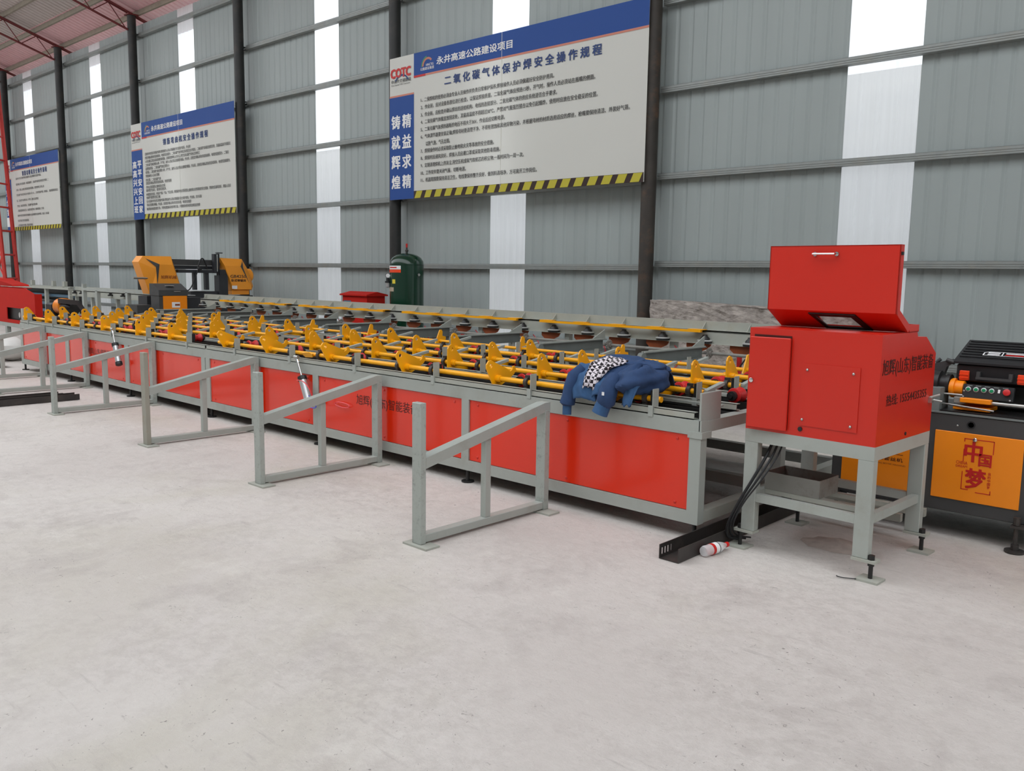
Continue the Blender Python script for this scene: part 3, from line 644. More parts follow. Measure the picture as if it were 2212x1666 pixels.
# lid
lx0, lx1 = -2.532, -1.787
lid = B(CF); th = .012
lid.bx(lx0, lx1, 4.60, 4.60 + th, 1.427, 1.790)
W0, W1 = .245, .515; SL = math.hypot(.18, .1045); su = Vector((0, .18, -.1045)) / SL; sn = Vector((0, -.1045, -.18)) / SL
def slab(x0_, x1_, s0_, s1_): lid.prism([(x0_, s0_), (x1_, s0_), (x1_, s1_), (x0_, s1_)], (lx0, 4.60, 1.427), (1, 0, 0), su, -sn * .006)
HX0, HX1, HS0, HS1 = W0 + .045, W1 + .0, .05, .17
slab(0, lx1 - lx0, 0, HS0); slab(0, lx1 - lx0, HS1, SL); slab(0, HX0, HS0, HS1); slab(HX1, lx1 - lx0, HS0, HS1)
for x in (lx0, lx1 - .006): lid.prism([(4.78, 1.327), (4.60, 1.427), (4.60, 1.79), (4.645, 1.79), (4.645, 1.445), (4.815, 1.35)], (x, 0, 0), (0, 1, 0), (0, 0, 1), (.006, 0, 0))
lid.bx(lx0, lx1, 4.60, 4.645, 1.784, 1.790)
l = mk('lid', lid, 'redbox', K)
O_ = Vector((lx0, 4.60, 1.427)); q = B(CF)
outl = [(W0, .022), (W1, .022), (W1 + .045, .195), (W0 + .045, .195)]; inl = [(HX0 - .012, HS0), (HX1 - .03, HS0), (HX1, HS1), (HX0 + .02, HS1)]
vs = [O_ + Vector((x, 0, 0)) + su * y + sn * .002 for x, y in outl + inl] + [O_ + Vector((x, 0, 0)) + su * y + sn * .008 for x, y in outl + inl]
fs = []
for i in range(4):
    j = (i + 1) % 4; fs += [(8 + i, 8 + j, 12 + j, 12 + i), (i, j, 4 + j, 4 + i), (i, j, 8 + j, 8 + i), (4 + i, 4 + j, 12 + j, 12 + i)]
mk('window_seal', q.add(vs, fs), 'blackp', l)
mk('window_pane', B(CF).add([O_ + Vector((x, 0, 0)) + su * y + sn * .003 for x, y in inl], [(0, 1, 2, 3)]), 'glass', l)
h = B(CF); h.tube([(-2.255, 4.60, 1.742), (-2.255, 4.565, 1.742), (-2.13, 4.565, 1.742), (-2.13, 4.60, 1.742)], .006, 8)
for x in (-2.255, -2.13): h.cyl((x, 4.601, 1.742), (x, 4.592, 1.742), .012)
mk('handle', h, 'chrome', l, smooth=True)
mk('hinge_tray', B(CF).bx(-1.86, cx1 + .004, 4.80, 4.935, 1.322, 1.328).bx(-1.80, cx1 + .004, 4.80, 4.935, 1.322, 1.362).bx(-1.86, cx1, 4.929, 4.935, 1.322, 1.362), 'redbox', l)
mk('lid_catch', B(CF).bx(lx1, lx1 + .008, 4.605, 4.625, 1.735, 1.752), 'black', l)
# frame
fz = cz0
for y0 in (cy0, cy1 - .05): mk('frame_rail', B(CF).bx(cx0, cx1, y0, y0 + .05, fz - .075, fz), 'grey', K)
for x0 in (cx0, cx1 - .05): mk('frame_rail', B(CF).bx(x0, x0 + .05, cy0 + .05, cy1 - .05, fz - .075, fz), 'grey', K)
for i, (x, y) in enumerate(((cx0, cy0), (cx1 - .085, cy0), (cx0, cy1 - .055), (cx1 - .085, cy1 - .055))):
    lg = mk('leg', B(CF).bx(x, x + .085, y, y + .055, .115, fz - .075, bev=.003), 'grey', K)
    fx = x + (.02 if x == cx0 else .10) - (.03 if x == cx0 else 0); fy = y + .02
    mk('lug_plate', B(CF).bx(min(x, fx - .03), max(x + .085, fx + .03), y - .01, y + .065, .10, .115), 'grey2', lg)
    f = B(CF); f.cyl((fx, fy, .01), (fx, fy, .135), .012, n=10).cyl((fx, fy, .115), (fx, fy, .14), .019, n=6).cyl((fx, fy, .082), (fx, fy, .10), .019, n=6)
    mk('levelling_screw', f, 'black', lg, smooth=False)
    mk('foot_pad', B(CF).bx(fx - .06, fx + .06, fy - .055, fy + .055, 0, .012), 'grey2', lg)
mk('lower_rail', B(CF).bx(cx0 + .085, cx1 - .085, cy0 + .005, cy0 + .045, .296, .345), 'grey', K)
mk('lower_rail', B(CF).bx(cx0 + .085, cx1 - .085, cy1 - .045, cy1 - .005, .296, .345), 'grey', K)
for x in (cx0 + .02, cx1 - .055): mk('lower_rail', B(CF).bx(x, x + .04, cy0 + .055, cy1 - .055, .296, .345), 'grey', K)
mk('shelf_rail', B(CF).bx(cx0 + .06, cx1 - .06, 4.62, 4.65, .318, .345), 'grey2', K); mk('shelf_rail', B(CF).bx(cx0 + .06, cx1 - .06, 4.85, 4.88, .318, .345), 'grey2', K)
# tray on the lower shelf
tr = B(CF); a0, a1, e0, e1, f0, f1 = -2.50, -2.155, 4.62, 4.86, .346, .452; w = .004
tr.bx(a0, a1, e0, e1, f0, f0 + w).bx(a0, a1, e0, e0 + w, f0 + w, f1).bx(a0, a1, e1 - w, e1, f0 + w, f1).bx(a0, a0 + w, e0 + w, e1 - w, f0 + w, f1).bx(a1 - w, a1, e0 + w, e1 - w, f0 + w, f1)
tag(mk('steel_tray', tr, 'traymetal'), 'small open worn steel tray on the rails under the red cabinet', 'tray')
def smooth(pts, n=6):
    out = []; P = [Vector(p) for p in pts]; P = [P[0] * 2 - P[1]] + P + [P[-1] * 2 - P[-2]]
    for i in range(1, len(P) - 2):
        for j in range(n):
            t = j / n; a, b_, c_, d_ = P[i - 1], P[i], P[i + 1], P[i + 2]
            out.append(.5 * ((2 * b_) + (c_ - a) * t + (2 * a - 5 * b_ + 4 * c_ - d_) * t * t + (3 * b_ - a - 3 * c_ + d_) * t ** 3))
    out.append(P[-2]); return out
for k, (dx, lab) in enumerate(((0, 'thick black cable hanging nearest the front leg under the cabinet'), (.035, 'black cable running down beside the thick cable'), (.065, 'thin black cable behind the two others under the cabinet'))):
    pts = [(-2.425 + dx, 4.56, .66), (-2.435 + dx, 4.50, .57), (-2.475 + dx * .9, 4.435 - .008 * k, .44), (-2.545 + dx * .6, 4.41 - .01 * k, .29), (-2.615 + dx * .5, 4.42, .14), (-2.635 + dx * .4, 4.46 + .03 * k, .05), (-2.60 + dx * .4, 4.54 + .04 * k, .022)]
    tag(mk('cable', B(CF).tube(smooth(pts), .0095 - .0022 * k, 8), 'blackp', smooth=True), lab, 'cable', group='cables under the cabinet')
# black channel on the floor
ch = B(); X0, X1, Y0, Y1 = -2.60, -2.47, 4.03, 5.72
ch.bx(X0, X1, Y0, Y1, 0.002, .006).bx(X1 - .005, X1, Y0, Y1, .006, .085)
for z0, z1 in ((.006, .022), (.062, .085)): ch.bx(X0, X0 + .005, Y0, Y1, z0, z1)
yy = Y0; slots = [(.02, .035), (.05, .065), (.08, .095), (.115, .125)]; prev = Y0
for a, c in slots:
    ch.bx(X0, X0 + .005, prev, Y0 + a, .022, .062); prev = Y0 + c
ch.bx(X0, X0 + .005, prev, Y1, .022, .062)
tag(mk('cable_channel', ch, 'darksteel'), 'black slotted steel U channel lying on the floor beside the cabinet', 'channel')
# bottle
pb = thing('water_bottle', 'crumpled clear plastic bottle with red and white label and red cap on the floor', 'bottle', loc=(-2.425, 4.34, .033))
ax = Vector((.03, .235, .0)).normalized(); p0 = Vector((-2.432, 4.232, .034))
mk('body', B().lathe(p0, ax, [(0, .012), (.002, .028), (.012, .032), (.03, .0325), (.05, .030), (.055, .0325), (.13, .032), (.145, .031), (.175, .024), (.20, .014), (.208, .0125)], 20), 'pet', pb, smooth=True)
mk('label_band', B().lathe(p0, ax, [(.062, .0332), (.085, .0334)], 20), 'inkred', pb, smooth=True)
mk('label_band', B().lathe(p0, ax, [(.085, .0334), (.118, .0334)], 20), 'white', pb, smooth=True)
mk('label_band', B().lathe(p0, ax, [(.118, .0334), (.125, .033)], 20), 'ink', pb, smooth=True)
mk('cap', B().lathe(p0, ax, [(.206, .0145), (.209, .0155), (.228, .0155), (.23, .013)], 16), 'inkred', pb, smooth=True)
w_ = B().tube([(-1.62 - .13 * math.sin(i / 8 * 1.5), 4.52 - .05 * i / 8 - .03 * math.sin(i / 8 * PI), .008) for i in range(9)], .003, 6)
tag(mk('wire_scrap', w_, 'blackp', smooth=True), 'short bent black wire beside the cabinet front foot', 'wire')
# dust heap
dm = B(); n = 18; vs = [(-1.98, 5.02, .04)]
for r, z in ((.06, .03), (.12, .014), (.20, .001)):
    for i in range(n):
        a = 2 * PI * i / n; q = r * random.uniform(.85, 1.15); vs.append((-1.98 + q * math.cos(a), 5.02 + q * math.sin(a) * .75, z))
fs = [(0, 1 + i, 1 + (i + 1) % n) for i in range(n)]
for k in range(2):
    for i in range(n): fs.append((1 + k * n + i, 1 + (k + 1) * n + i, 1 + (k + 1) * n + (i + 1) % n, 1 + k * n + (i + 1) % n))
tag(mk('dust_heap', dm.add(vs, fs), 'dust', smooth=True), 'low heap of grey-brown dust on the floor below the red cabinet', 'dust', kind='stuff')

# ================================================================ threading machine, cut by the right edge
Q = thing('threading_machine', 'charcoal and orange bar threading machine cut by the right picture edge', 'machine', loc=(-1.4, 6.0, 0))
bx0, bx1, by0, by1 = -2.315, -.45, 5.70, 6.45
mk('body', B().bx(bx0, bx1, by0, by1, .165, .783, bev=.006), 'machine', Q)
PANL = [(-2.245, -1.775, None), (-1.668, -1.172, 1), (-1.06, -.56, None)]
for k, (a, c, z) in enumerate(PANL):
    p = mk('door_panel', B().bx(a, c, by0 - .008, by0 - .0005, .248, .676, bev=.003), 'orange', Q)
    if k == 1:
        mk('knob', B().lathe((-1.435, by0 - .008, .642), (0, -1, 0), [(0, .010), (.012, .012), (.016, .006)], 12), 'chrome', p, smooth=True)
        t = B(); o = by0 - .0095; f = lambda x, z: Vector((-1.668 + x, o, .248 + z))
        for (s_, x, z, ww, hh, bo) in (('中', .180, .255, .095, .125, .03), ('国', .262, .235, .068, .075, .03), ('梦', .195, .088, .11, .125, .03)): put_text(t, s_, f(x, z), (1, 0, 0), (0, 0, 1), ww, hh, bo)
        put_text(t, 'CHINA', f(.135, .232), (1, 0, 0), (0, 0, 1), .065, .02, .01); put_text(t, 'DREAM', f(.135, .212), (1, 0, 0), (0, 0, 1), .065, .014, .01)
        for i, c_ in enumerate('我的中国梦'): put_text(t, c_, f(.318, .185 - .021 * i), (1, 0, 0), (0, 0, 1), .016, .018, .02)
        def ln(x0, z0, x1, z1): t.add([f(x0, z0), f(x1, z0), f(x1, z1), f(x0, z1)], [(0, 1, 2, 3)])
        ln(.172, .392, .34, .397); ln(.172, .375, .177, .397); ln(.335, .315, .34, .397); ln(.172, .25, .177, .33); ln(.172, .075, .177, .19); ln(.172, .075, .215, .08); ln(.255, .065, .34, .07); ln(.335, .065, .34, .09)
        mk('red_lettering', t, 'inkred', p)
    if k == 0:
        t = B(); o = by0 - .0095
        put_text(t, '专心', (-2.08, o, .50), (1, 0, 0), (0, 0, 1), .22, .07, .02); put_text(t, '做更好的套丝机', (-2.13, o, .432), (1, 0, 0), (0, 0, 1), .28, .026, .012)
        t.add([(-2.1, o, .478), (-1.85, o, .478), (-1.85, o, .481), (-2.1, o, .481)], [(0, 1, 2, 3)]); mk('dark_lettering', t, 'inkdark', p)
        t = B(); put_text(t, 'FOCUS ON MAKING BETTER MACHINES', (-2.13, o, .405), (1, 0, 0), (0, 0, 1), .30, .010, .0); mk('small_lettering', t, 'brown', p)
mk('round_port', B().lathe((-1.468, by0, .728), (0, -1, 0), [(0, .024), (.004, .024), (.004, .017), (-.0, .016)], 18), 'blackp', Q, smooth=True)
mk('rivet', B().lathe((-1.545, by0, .715), (0, -1, 0), [(0, .006), (.003, .003)], 8), 'steel', Q)
mk('top_lip', B().bx(-1.74, bx1, by0 - .006, by0 + .02, .783, .792), 'greyd', Q)
mk('chip_pan', B().bx(-1.66, bx1, by0 + .03, by1 - .03, .784, .80), 'black', Q)
for (x, y) in ((-1.165, 5.655), (-2.25, 5.655), (-2.25, 6.40)):
    f = B(); f.cyl((x, y, 0.004), (x, y, .016), .055, n=20).cyl((x, y, .012), (x, y, .21), .013, n=10).cyl((x, y, .016), (x, y, .05), .022, n=10).cyl((x, y, .17), (x, y, .215), .02, n=8).bx(x - .03, x + .05, y - .02, y + .05, .150, .166)
    mk('levelling_foot', f, 'darksteel', Q, smooth=False)
mk('side_rail', B().bx(-2.55, -1.66, 5.58, 5.62, .13, .18), 'grey2', Q); mk('side_rail', B().bx(-2.45, -1.75, 5.42, 5.46, .11, .16), 'grey2', Q)
# carriage on top
mk('guide_plate', B().bx(-1.735, -1.665, 5.72, 5.90, .783, .935), 'greyd', Q)
mk('slide_rod', B().cyl((-1.54, 5.80, .862), (-.6, 5.80, .862), .013, n=12), 'steel', Q, smooth=True)
mk('slide_rod', B().cyl((-1.665, 5.80, .895), (-1.5, 5.80, .895), .007, n=10).cyl((-1.665, 5.78, .835), (-1.36, 5.74, .822), .006, n=10), 'steel', Q, smooth=True)
mk('carriage_block', B().bx(-1.60, -1.535, 5.77, 5.86, .845, .885, bev=.004), 'traymetal', Q)
mk('carriage', B().bx(-1.56, -1.385, 5.755, 5.95, .855, .885, bev=.004).bx(-1.60, -1.39, 5.77, 5.95, .806, .83, bev=.004), 'orange', Q)
mk('chuck_ring', B().lathe((-1.645, 5.86, .93), (1, 0, 0), [(0, .055), (.01, .062), (.03, .062), (.032, .05), (.08, .05), (.085, .04)], 22), 'orange', Q, smooth=True)
mk('chuck', B().lathe((-1.80, 5.88, .945), (1, 0, 0), [(0, .06), (.01, .085), (.09, .085), (.095, .06), (.125, .06), (.128, .07), (.15, .068)], 24), 'black', Q, smooth=True)
mk('clamp_arm', B().prism([(0, 0), (.0, .07), (.10, .105), (.12, .09), (.075, .055), (.05, -.03), (.03, -.03)], (-1.775, 5.93, 1.0), (1, 0, 0), (0, 0, 1), (0, .05, 0)).cyl((-1.70, 5.92, 1.10), (-1.65, 5.92, 1.085), .014).cyl((-1.77, 5.95, 1.075), (-1.745, 5.95, 1.10), .012), 'machine', Q)
PX = Matrix.Translation((-1.42, 5.80, .925)) @ Matrix.Rotation(-.25, 4, 'X')
cp = mk('control_panel', B().bx(-.14, .145, 0, .03, -.045, .045, X=PX, bev=.004), 'blackp', Q)
for i in range(4):
    x = -.108 + .044 * i
    mk('button_ring', B().lathe(PX @ Vector((x, -.0, .012)), PX.to_3x3() @ Vector((0, -1, 0)), [(0, .0165), (.005, .0155), (.006, .012)], 16), 'alu', cp, smooth=True)
    mk('green_button', B().lathe(PX @ Vector((x, -.003, .012)), PX.to_3x3() @ Vector((0, -1, 0)), [(0, .0115), (.006, .011), (.007, .007)], 14), 'btn', cp, smooth=True)
mk('rocker_switch', B().bx(.058, .07, -.004, 0, .003, .025, X=PX), 'white', cp)
mk('stop_button', B().lathe(PX @ Vector((.109, 0, .010)), PX.to_3x3() @ Vector((0, -1, 0)), [(0, .012), (.012, .012), (.013, .021), (.022, .020), (.025, .012)], 18), 'roller', cp, smooth=True)
for x, z in ((-.132, -.037), (.128, -.036), (-.132, .0)): mk('screw', B().lathe(PX @ Vector((x, 0, z)), PX.to_3x3() @ Vector((0, -1, 0)), [(0, .006), (.003, .003)], 8), 'alu', cp)
lb = B()
for i in range(5): lb.bx(-.118 + .05 * i, -.088 + .05 * i, -.0008, 0, .033, .038, X=PX)
mk('button_caption', lb, 'greyd', cp)
mk('motor_housing', B().bx(-1.62, -.6, 5.98, 6.38, .80, .975, bev=.02), 'blackp', Q)
# tool case on top
TC = thing('tool_case', 'black ribbed plastic tool case with orange-red latches on the threading machine', 'case', loc=(-1.3, 6.1, .975))
mk('lower_shell', B().bx(-1.625, -1.02, 5.875, 6.25, .976, 1.085, bev=.008), 'blackp', TC)
lidp = [(5.86, 1.087), (6.26, 1.087), (6.26, 1.17), (6.20, 1.235), (5.93, 1.13), (5.86, 1.105)]
lp = mk('lid', B().prism([(5.855, 1.087), (6.26, 1.087), (6.26, 1.20), (6.17, 1.222), (5.88, 1.115), (5.855, 1.10)], (-1.64, 0, 0), (0, 1, 0), (0, 0, 1), (.635, 0, 0)), 'blackp', TC)
uu = Vector((0, .29, .107)).normalized(); un = Vector((0, -.107, .29)).normalized(); o0 = Vector((-1.63, 5.88, 1.115))
for k in range(7): mk('rib', B().prism([(.006, .035 + k * .04), (.61, .035 + k * .04), (.61, .052 + k * .04), (.006, .052 + k * .04)], o0, (1, 0, 0), uu, un * .006), 'blackp', lp)
def onlid(poly, h0=.007): return B().add([o0 + Vector((1, 0, 0)) * x + uu * y + un * h0 for x, y in poly], [tuple(range(len(poly)))])
e = B()
out = [(.13, .065), (.42, .065), (.45, .085), (.45, .125), (.16, .125), (.13, .105)]; inn = [(.137, .069), (.417, .069), (.443, .087), (.443, .121), (.163, .121), (.137, .103)]
for i in range(6):
    j = (i + 1) % 6; e.add([o0 + Vector((p[0], 0, 0)) + uu * p[1] + un * .0075 for p in (out[i], out[j], inn[j], inn[i])], [(0, 1, 2, 3)])
e.add([o0 + Vector((p[0], 0, 0)) + uu * p[1] + un * .0075 for p in ((.235, .069), (.241, .069), (.241, .121), (.235, .121))], [(0, 1, 2, 3)])
for (x, y, ww, hh) in ((.155, .10, .068, .014), (.155, .076, .068, .014), (.255, .10, .16, .012)):
    e.add([o0 + Vector((p[0], 0, 0)) + uu * p[1] + un * .0075 for p in ((x, y), (x + ww, y), (x + ww, y + hh), (x, y + hh))], [(0, 1, 2, 3)])
mk('lid_badge', e, 'white', lp); mk('lid_badge_bar', onlid([(.255, .076), (.42, .076), (.42, .09), (.255, .09)], .008), 'inkred', lp)
for x in (-1.60, -1.275): mk('latch', B().bx(x, x + .055, 5.852, 5.872, .985, 1.045, bev=.003).bx(x, x + .055, 5.847, 5.853, .998, 1.004).bx(x, x + .055, 5.847, 5.853, 1.018, 1.024), 'latch', TC)
mk('handle', B().bx(-1.50, -1.48, 5.84, 5.872, 1.0, 1.045).bx(-1.32, -1.30, 5.84, 5.872, 1.0, 1.045).bx(-1.50, -1.30, 5.828, 5.845, 1.0, 1.014), 'machine', TC)
# ================================================================ chain conveyors between the table and the back rail
XC = [-4.63 - 1.297 * k for k in range(9)]
ordn = ['nearest the red cabinet', 'second from the red cabinet', 'third from the red cabinet', 'fourth from the red cabinet', 'fifth from the red cabinet', 'sixth from the red cabinet', 'seventh from the red cabinet', 'second from the band saw', 'nearest the band saw']
def make_conv(label):
    t = thing('chain_conveyor', label, 'conveyor', group='chain conveyors across the back of the feed table')
    ch = B().bx(-.004, .004, 0, 1.12, -.115, 0).bx(-.004, .045, 0, 1.15, -.006, 0).bx(-.004, .045, 0, 1.12, -.115, -.109)
    mk('channel', ch, 'greyd', t); mk('chain_guide', B().bx(.0, .016, .02, 1.12, 0, .012).bx(.03, .045, .02, 1.12, 0, .012), 'grey', t)
    mk('nose', B().lathe((-.005, .0, -.045), (1, 0, 0), [(0, .045), (.05, .045)], 16), 'greyd', t, smooth=True)
    mk('gusset', B().prism([(.90, 0), (1.15, 0), (1.15, .11)], (.0, 0, 0), (0, 1, 0), (0, 0, 1), (.01, 0, 0)), 'grey', t)
    n = 16; pr_ = []
    for i in range(n * 2): r = .062 if i % 2 else .05; a = PI * i / n; pr_.append((r * math.cos(a), r * math.sin(a)))
    mk('sprocket', B().prism(pr_, (.06, 1.16, -.065), (0, 1, 0), (0, 0, 1), (.014, 0, 0)).cyl((.05, 1.16, -.065), (.10, 1.16, -.065), .028), 'traymetal', t)
    mk('drive_shaft', B().cyl((.10, 1.16, -.065), (1.342, 1.16, -.065), .017, n=12), 'traymetal', t, smooth=True)
    mk('support', B().bx(-.03, .03, .95, 1.01, -.885, -.115).bx(-.08, .08, .90, 1.06, -.887, -.877), 'grey', t)
    mk('support', B().bx(-.03, .03, .12, .18, -.885, -.115).bx(-.08, .08, .07, .23, -.887, -.877), 'grey', t)
    return t
c0 = make_conv('grey chain conveyor arm with sprocket, ' + ordn[0]); c0.location = (XC[0], 6.72, .887)
for k in range(1, 9): dup(c0, (XC[k], 6.72, .887), label='grey chain conveyor arm with sprocket, ' + ordn[k])
# ================================================================ roller rail along the wall side
def rail(label, xa, xb, y, uprights, rollers, yellow):
    t = thing('roller_rail', label, 'rail', loc=((xa + xb) / 2, y + .1, 0), group='roller rails along the wall')
    mk('upper_channel', B().bx(xa, xb, y + .10, y + .106, 1.058, 1.135).bx(xa, xb, y + .02, y + .106, 1.052, 1.058).bx(xa, xb, y + .10, y + .15, 1.135, 1.141), 'grey2', t)
    mk('back_plate', B().bx(xa, xb, y + .12, y + .126, 1.03, 1.052).bx(xa, xb, y + .07, y + .126, 1.046, 1.052), 'greyd', t)
    mk('lower_channel', B().bx(xa, xb, y + .02, y + .026, .915, 1.035).bx(xa, xb, y - .03, y + .026, .909, .915).bx(xa, xb, y + .02, y + .12, 1.03, 1.036).bx(xa, xb, y + .02, y + .12, .909, .915), 'grey2', t)
    x = xb - .25; bm_ = None
    while x > xa + .1:
        if rollers:
            r = mk('roller_unit', B().lathe((x, y - .015, .915), (0, 0, 1), [(0, .075), (.018, .075), (.02, .02), (.03, .02), (.032, .055), (.055, .05), (.075, .028), (.09, .026), (.092, .01)], 14), 'black', t, smooth=True)
            mk('roller_disc', B().lathe((x, y - .015, .937), (0, 0, 1), [(0, .078), (.012, .08), (.014, .06)], 16), 'disc', r, smooth=True)
            mk('brace', B().prism([(0, 0), (.075, .0), (.075, .075)], (x - .07, y + .025, 1.058), (0, 1, 0), (0, 0, 1), (.008, 0, 0)), 'grey2', t)
        x -= .524
    for x in uprights:
        mk('leg', B().bx(x - .035, x + .035, y + .03, y + .10, .012, .909), 'grey', t); mk('foot_plate', B().bx(x - .09, x + .09, y - .02, y + .15, 0, .012), 'grey', t)
    for a, c in yellow:
        q = mk('guide_bar', B().bx(a, c, y - .085, y - .045, 1.030, 1.054), 'yellow', t)
        x = a + .12
        while x < c: mk('bar_bracket', B().bx(x - .11, x + .06, y - .085, y + .02, 1.054, 1.062), 'yellow', q); x += .524
    return t
yb = [(-14.91, -12.69), (-12.27, -10.03), (-9.6, -7.34), (-6.95, -4.69)]
R1 = rail('long grey roller rail with orange-yellow guide bars behind the feed table', -15.85, -2.85, 7.98, [-3.6, -5.1, -6.6, -8.1, -9.6, -11.1, -12.6, -14.1, -15.5], True, yb)
inv = WM[R1].inverted()
x = -3.35; k = 0
while x > -15.5:
    mk('kicker_plate', B().prism([(0, 0), (.30, 0), (.27, -.045), (.19, -.08), (.05, -.08), (0, -.04)], (x, 7.99, .905), (1, 0, 0), (0, 0, 1), (0, .012, 0)), 'brown', R1)
    if k % 2 == 0:
        a = mk('kicker_cylinder', B().cyl((x + .1, 8.02, .86), (x + .1, 8.02, .62), .028, n=10), 'roller' if k % 4 else 'alu', R1, smooth=True)
        mk('air_hose', B().tube([(x + .1 + .30 * i / 8, 8.0, .66 + .16 * math.sin(i / 8 * PI)) for i in range(9)], .008, 6), 'blackp', a, smooth=True)
        mk('air_hose', B().tube([(x + .36 + .10 * math.sin(i / 8 * PI), 8.01, .86 - .25 * i / 8) for i in range(9)], .006, 6), 'hoseR', a, smooth=True)
    x -= .52; k += 1
R2_ = rail('shorter pale roller rail left of the band saw', -23.1, -18.55, 8.2, [-18.9, -20.4, -21.9, -22.9], False, [])
for x in (-22.8, -22.35, -20.6, -19.9): mk('roller_unit', B().lathe((x, 8.18, .97), (0, 0, 1), [(0, .06), (.03, .06), (.035, .03), (.07, .03)], 12), 'black', R2_, smooth=True)
mk('eye_bolt', B().lathe((-18.9, 8.17, 1.09), (0, -1, 0), [(0, .03), (.01, .03)], 12), 'black', R2_)
# frame with posts in front of the shorter rail
FR = thing('pipe_frame', 'grey square-tube frame of three posts and a top bar before the shorter rail', 'frame', loc=(-20, 7.8, 0))
for x, z in ((-21.2, 1.24), (-20.4, 1.10), (-18.75, 1.10)):
    mk('post', B().bx(x - .05, x + .05, 7.78, 7.86, .0, z), 'grey', FR)
mk('top_bar', B().bx(-21.15, -17.7, 7.78, 7.86, 1.09, 1.15), 'grey', FR)
# ================================================================ shear line bed far left
SB = thing('shear_line_bed', 'long grey bed with dark interior and blue beams at the far end', 'machine', loc=(-25, 8.3, 0))
mk('top_frame', B().bx(-28.5, -23.15, 8.15, 8.28, 1.05, 1.11).bx(-28.5, -23.15, 8.2, 8.5, 1.10, 1.12), 'grey2', SB)
mk('back_panel', B().bx(-28.5, -23.15, 8.5, 8.52, .2, 1.05), 'black', SB)
for z in (.84, .62, .42): mk('blue_beam', B().bx(-28.4, -23.2, 8.30, 8.40, z, z + .07), 'bluesteel', SB)
for x in (-28.4, -26.6, -24.9, -23.2): mk('leg', B().bx(x - .05, x + .05, 8.18, 8.26, 0, 1.05), 'grey2', SB)
for x in (-26.0, -24.4, -23.6): mk('stub_post', B().bx(x - .06, x + .06, 8.2, 8.28, 1.11, 1.26), 'grey2', SB)
mk('roller', B().cyl((-28.2, 8.35, .72), (-23.4, 8.35, .72), .05), 'black', SB, smooth=True)
# ================================================================ red shear cabinet far left
y0 = 5.2
RC = thing('shear_cabinet', 'red cabinet with cut corner and dark opening beyond the far table end', 'cabinet', loc=(-17.3, y0 + .4, 0))
hole = [(-18.95, .60), (-18.15, .60)]
pr0 = [(-19.6, .575), (-16.36, .575), (-16.36, 1.14), (-16.85, 1.235), (-19.6, 1.235)]
bd = B().prism([(-19.6, .575), (-16.36, .575), (-16.36, .64), (-19.6, .64)], (0, y0, 0), (1, 0, 0), (0, 0, 1), (0, .012, 0))
bd.prism([(-19.6, .64), (-17.9, .64), (-17.9, .86), (-19.6, .86)], (0, y0, 0), (1, 0, 0), (0, 0, 1), (0, .012, 0)).prism([(-17.12, .64), (-16.36, .64), (-16.36, .86), (-17.12, .86)], (0, y0, 0), (1, 0, 0), (0, 0, 1), (0, .012, 0))
bd.prism([(-19.6, .86), (-16.36, .86), (-16.36, 1.14), (-16.85, 1.235), (-19.6, 1.235)], (0, y0, 0), (1, 0, 0), (0, 0, 1), (0, .012, 0))
bd.bx(-16.372, -16.36, y0 + .012, y0 + .12, .575, 1.14).bx(-19.6, -16.85, y0, y0 + .12, 1.228, 1.235)
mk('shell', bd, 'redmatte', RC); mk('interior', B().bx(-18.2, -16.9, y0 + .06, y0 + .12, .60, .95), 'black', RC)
mk('ring_bolt', B().lathe((-17.2, y0 + .02, .74), (0, -1, 0), [(0, .05), (.02, .05), (.02, .03)], 12), 'steel', RC)
mk('guide_post', B().bx(-16.72, -16.62, y0 - .12, y0 - .03, .5, .88), 'grey2', RC)
mk('raised_lid', B().prism([(0, 0), (1.0, 0), (.95, .03), (.2, .10), (0, .14)], (-19.5, y0 + .3, 1.236), (1, 0, 0), (0, 0, 1), (0, .3, 0)), 'redmatte', RC)
mk('base_frame', B().bx(-19.6, -16.4, y0, y0 + .06, .50, .572), 'grey', RC)
for x in (-16.5, -18.0, -19.5):
    for yy in (y0,): mk('leg', B().bx(x - .05, x + .05, yy, yy + .07, 0, .5), 'grey', RC)
# ================================================================ motor unit with black arm behind the table
MU = thing('motor_unit', 'orange and black motor with a bent black arm behind the far table end', 'motor', loc=(-17.6, 6.1, 0))
mk('motor', B().lathe((-17.9, 6.15, .86), (1, 0, 0), [(0, .10), (.02, .16), (.30, .16), (.32, .10)], 20), 'orange', MU, smooth=True)
mk('end_bell', B().lathe((-17.58, 6.15, .84), (1, 0, 0), [(0, .13), (.05, .15), (.30, .14), (.42, .10)], 20), 'black', MU, smooth=True)
mk('arm', B().prism([(0, 0), (1.0, -.01), (1.35, -.22), (1.30, -.27), (.95, -.09), (0, -.09)], (-17.6, 6.0, 1.02), (1, 0, 0), (0, 0, 1), (0, .04, 0)), 'black', MU)
mk('pedestal', B().bx(-18.0, -17.0, 5.95, 6.35, 0, .68), 'machine', MU); mk('rear_cover', B().bx(-18.3, -17.95, 6.0, 6.3, .66, .92, bev=.03), 'saw', MU)
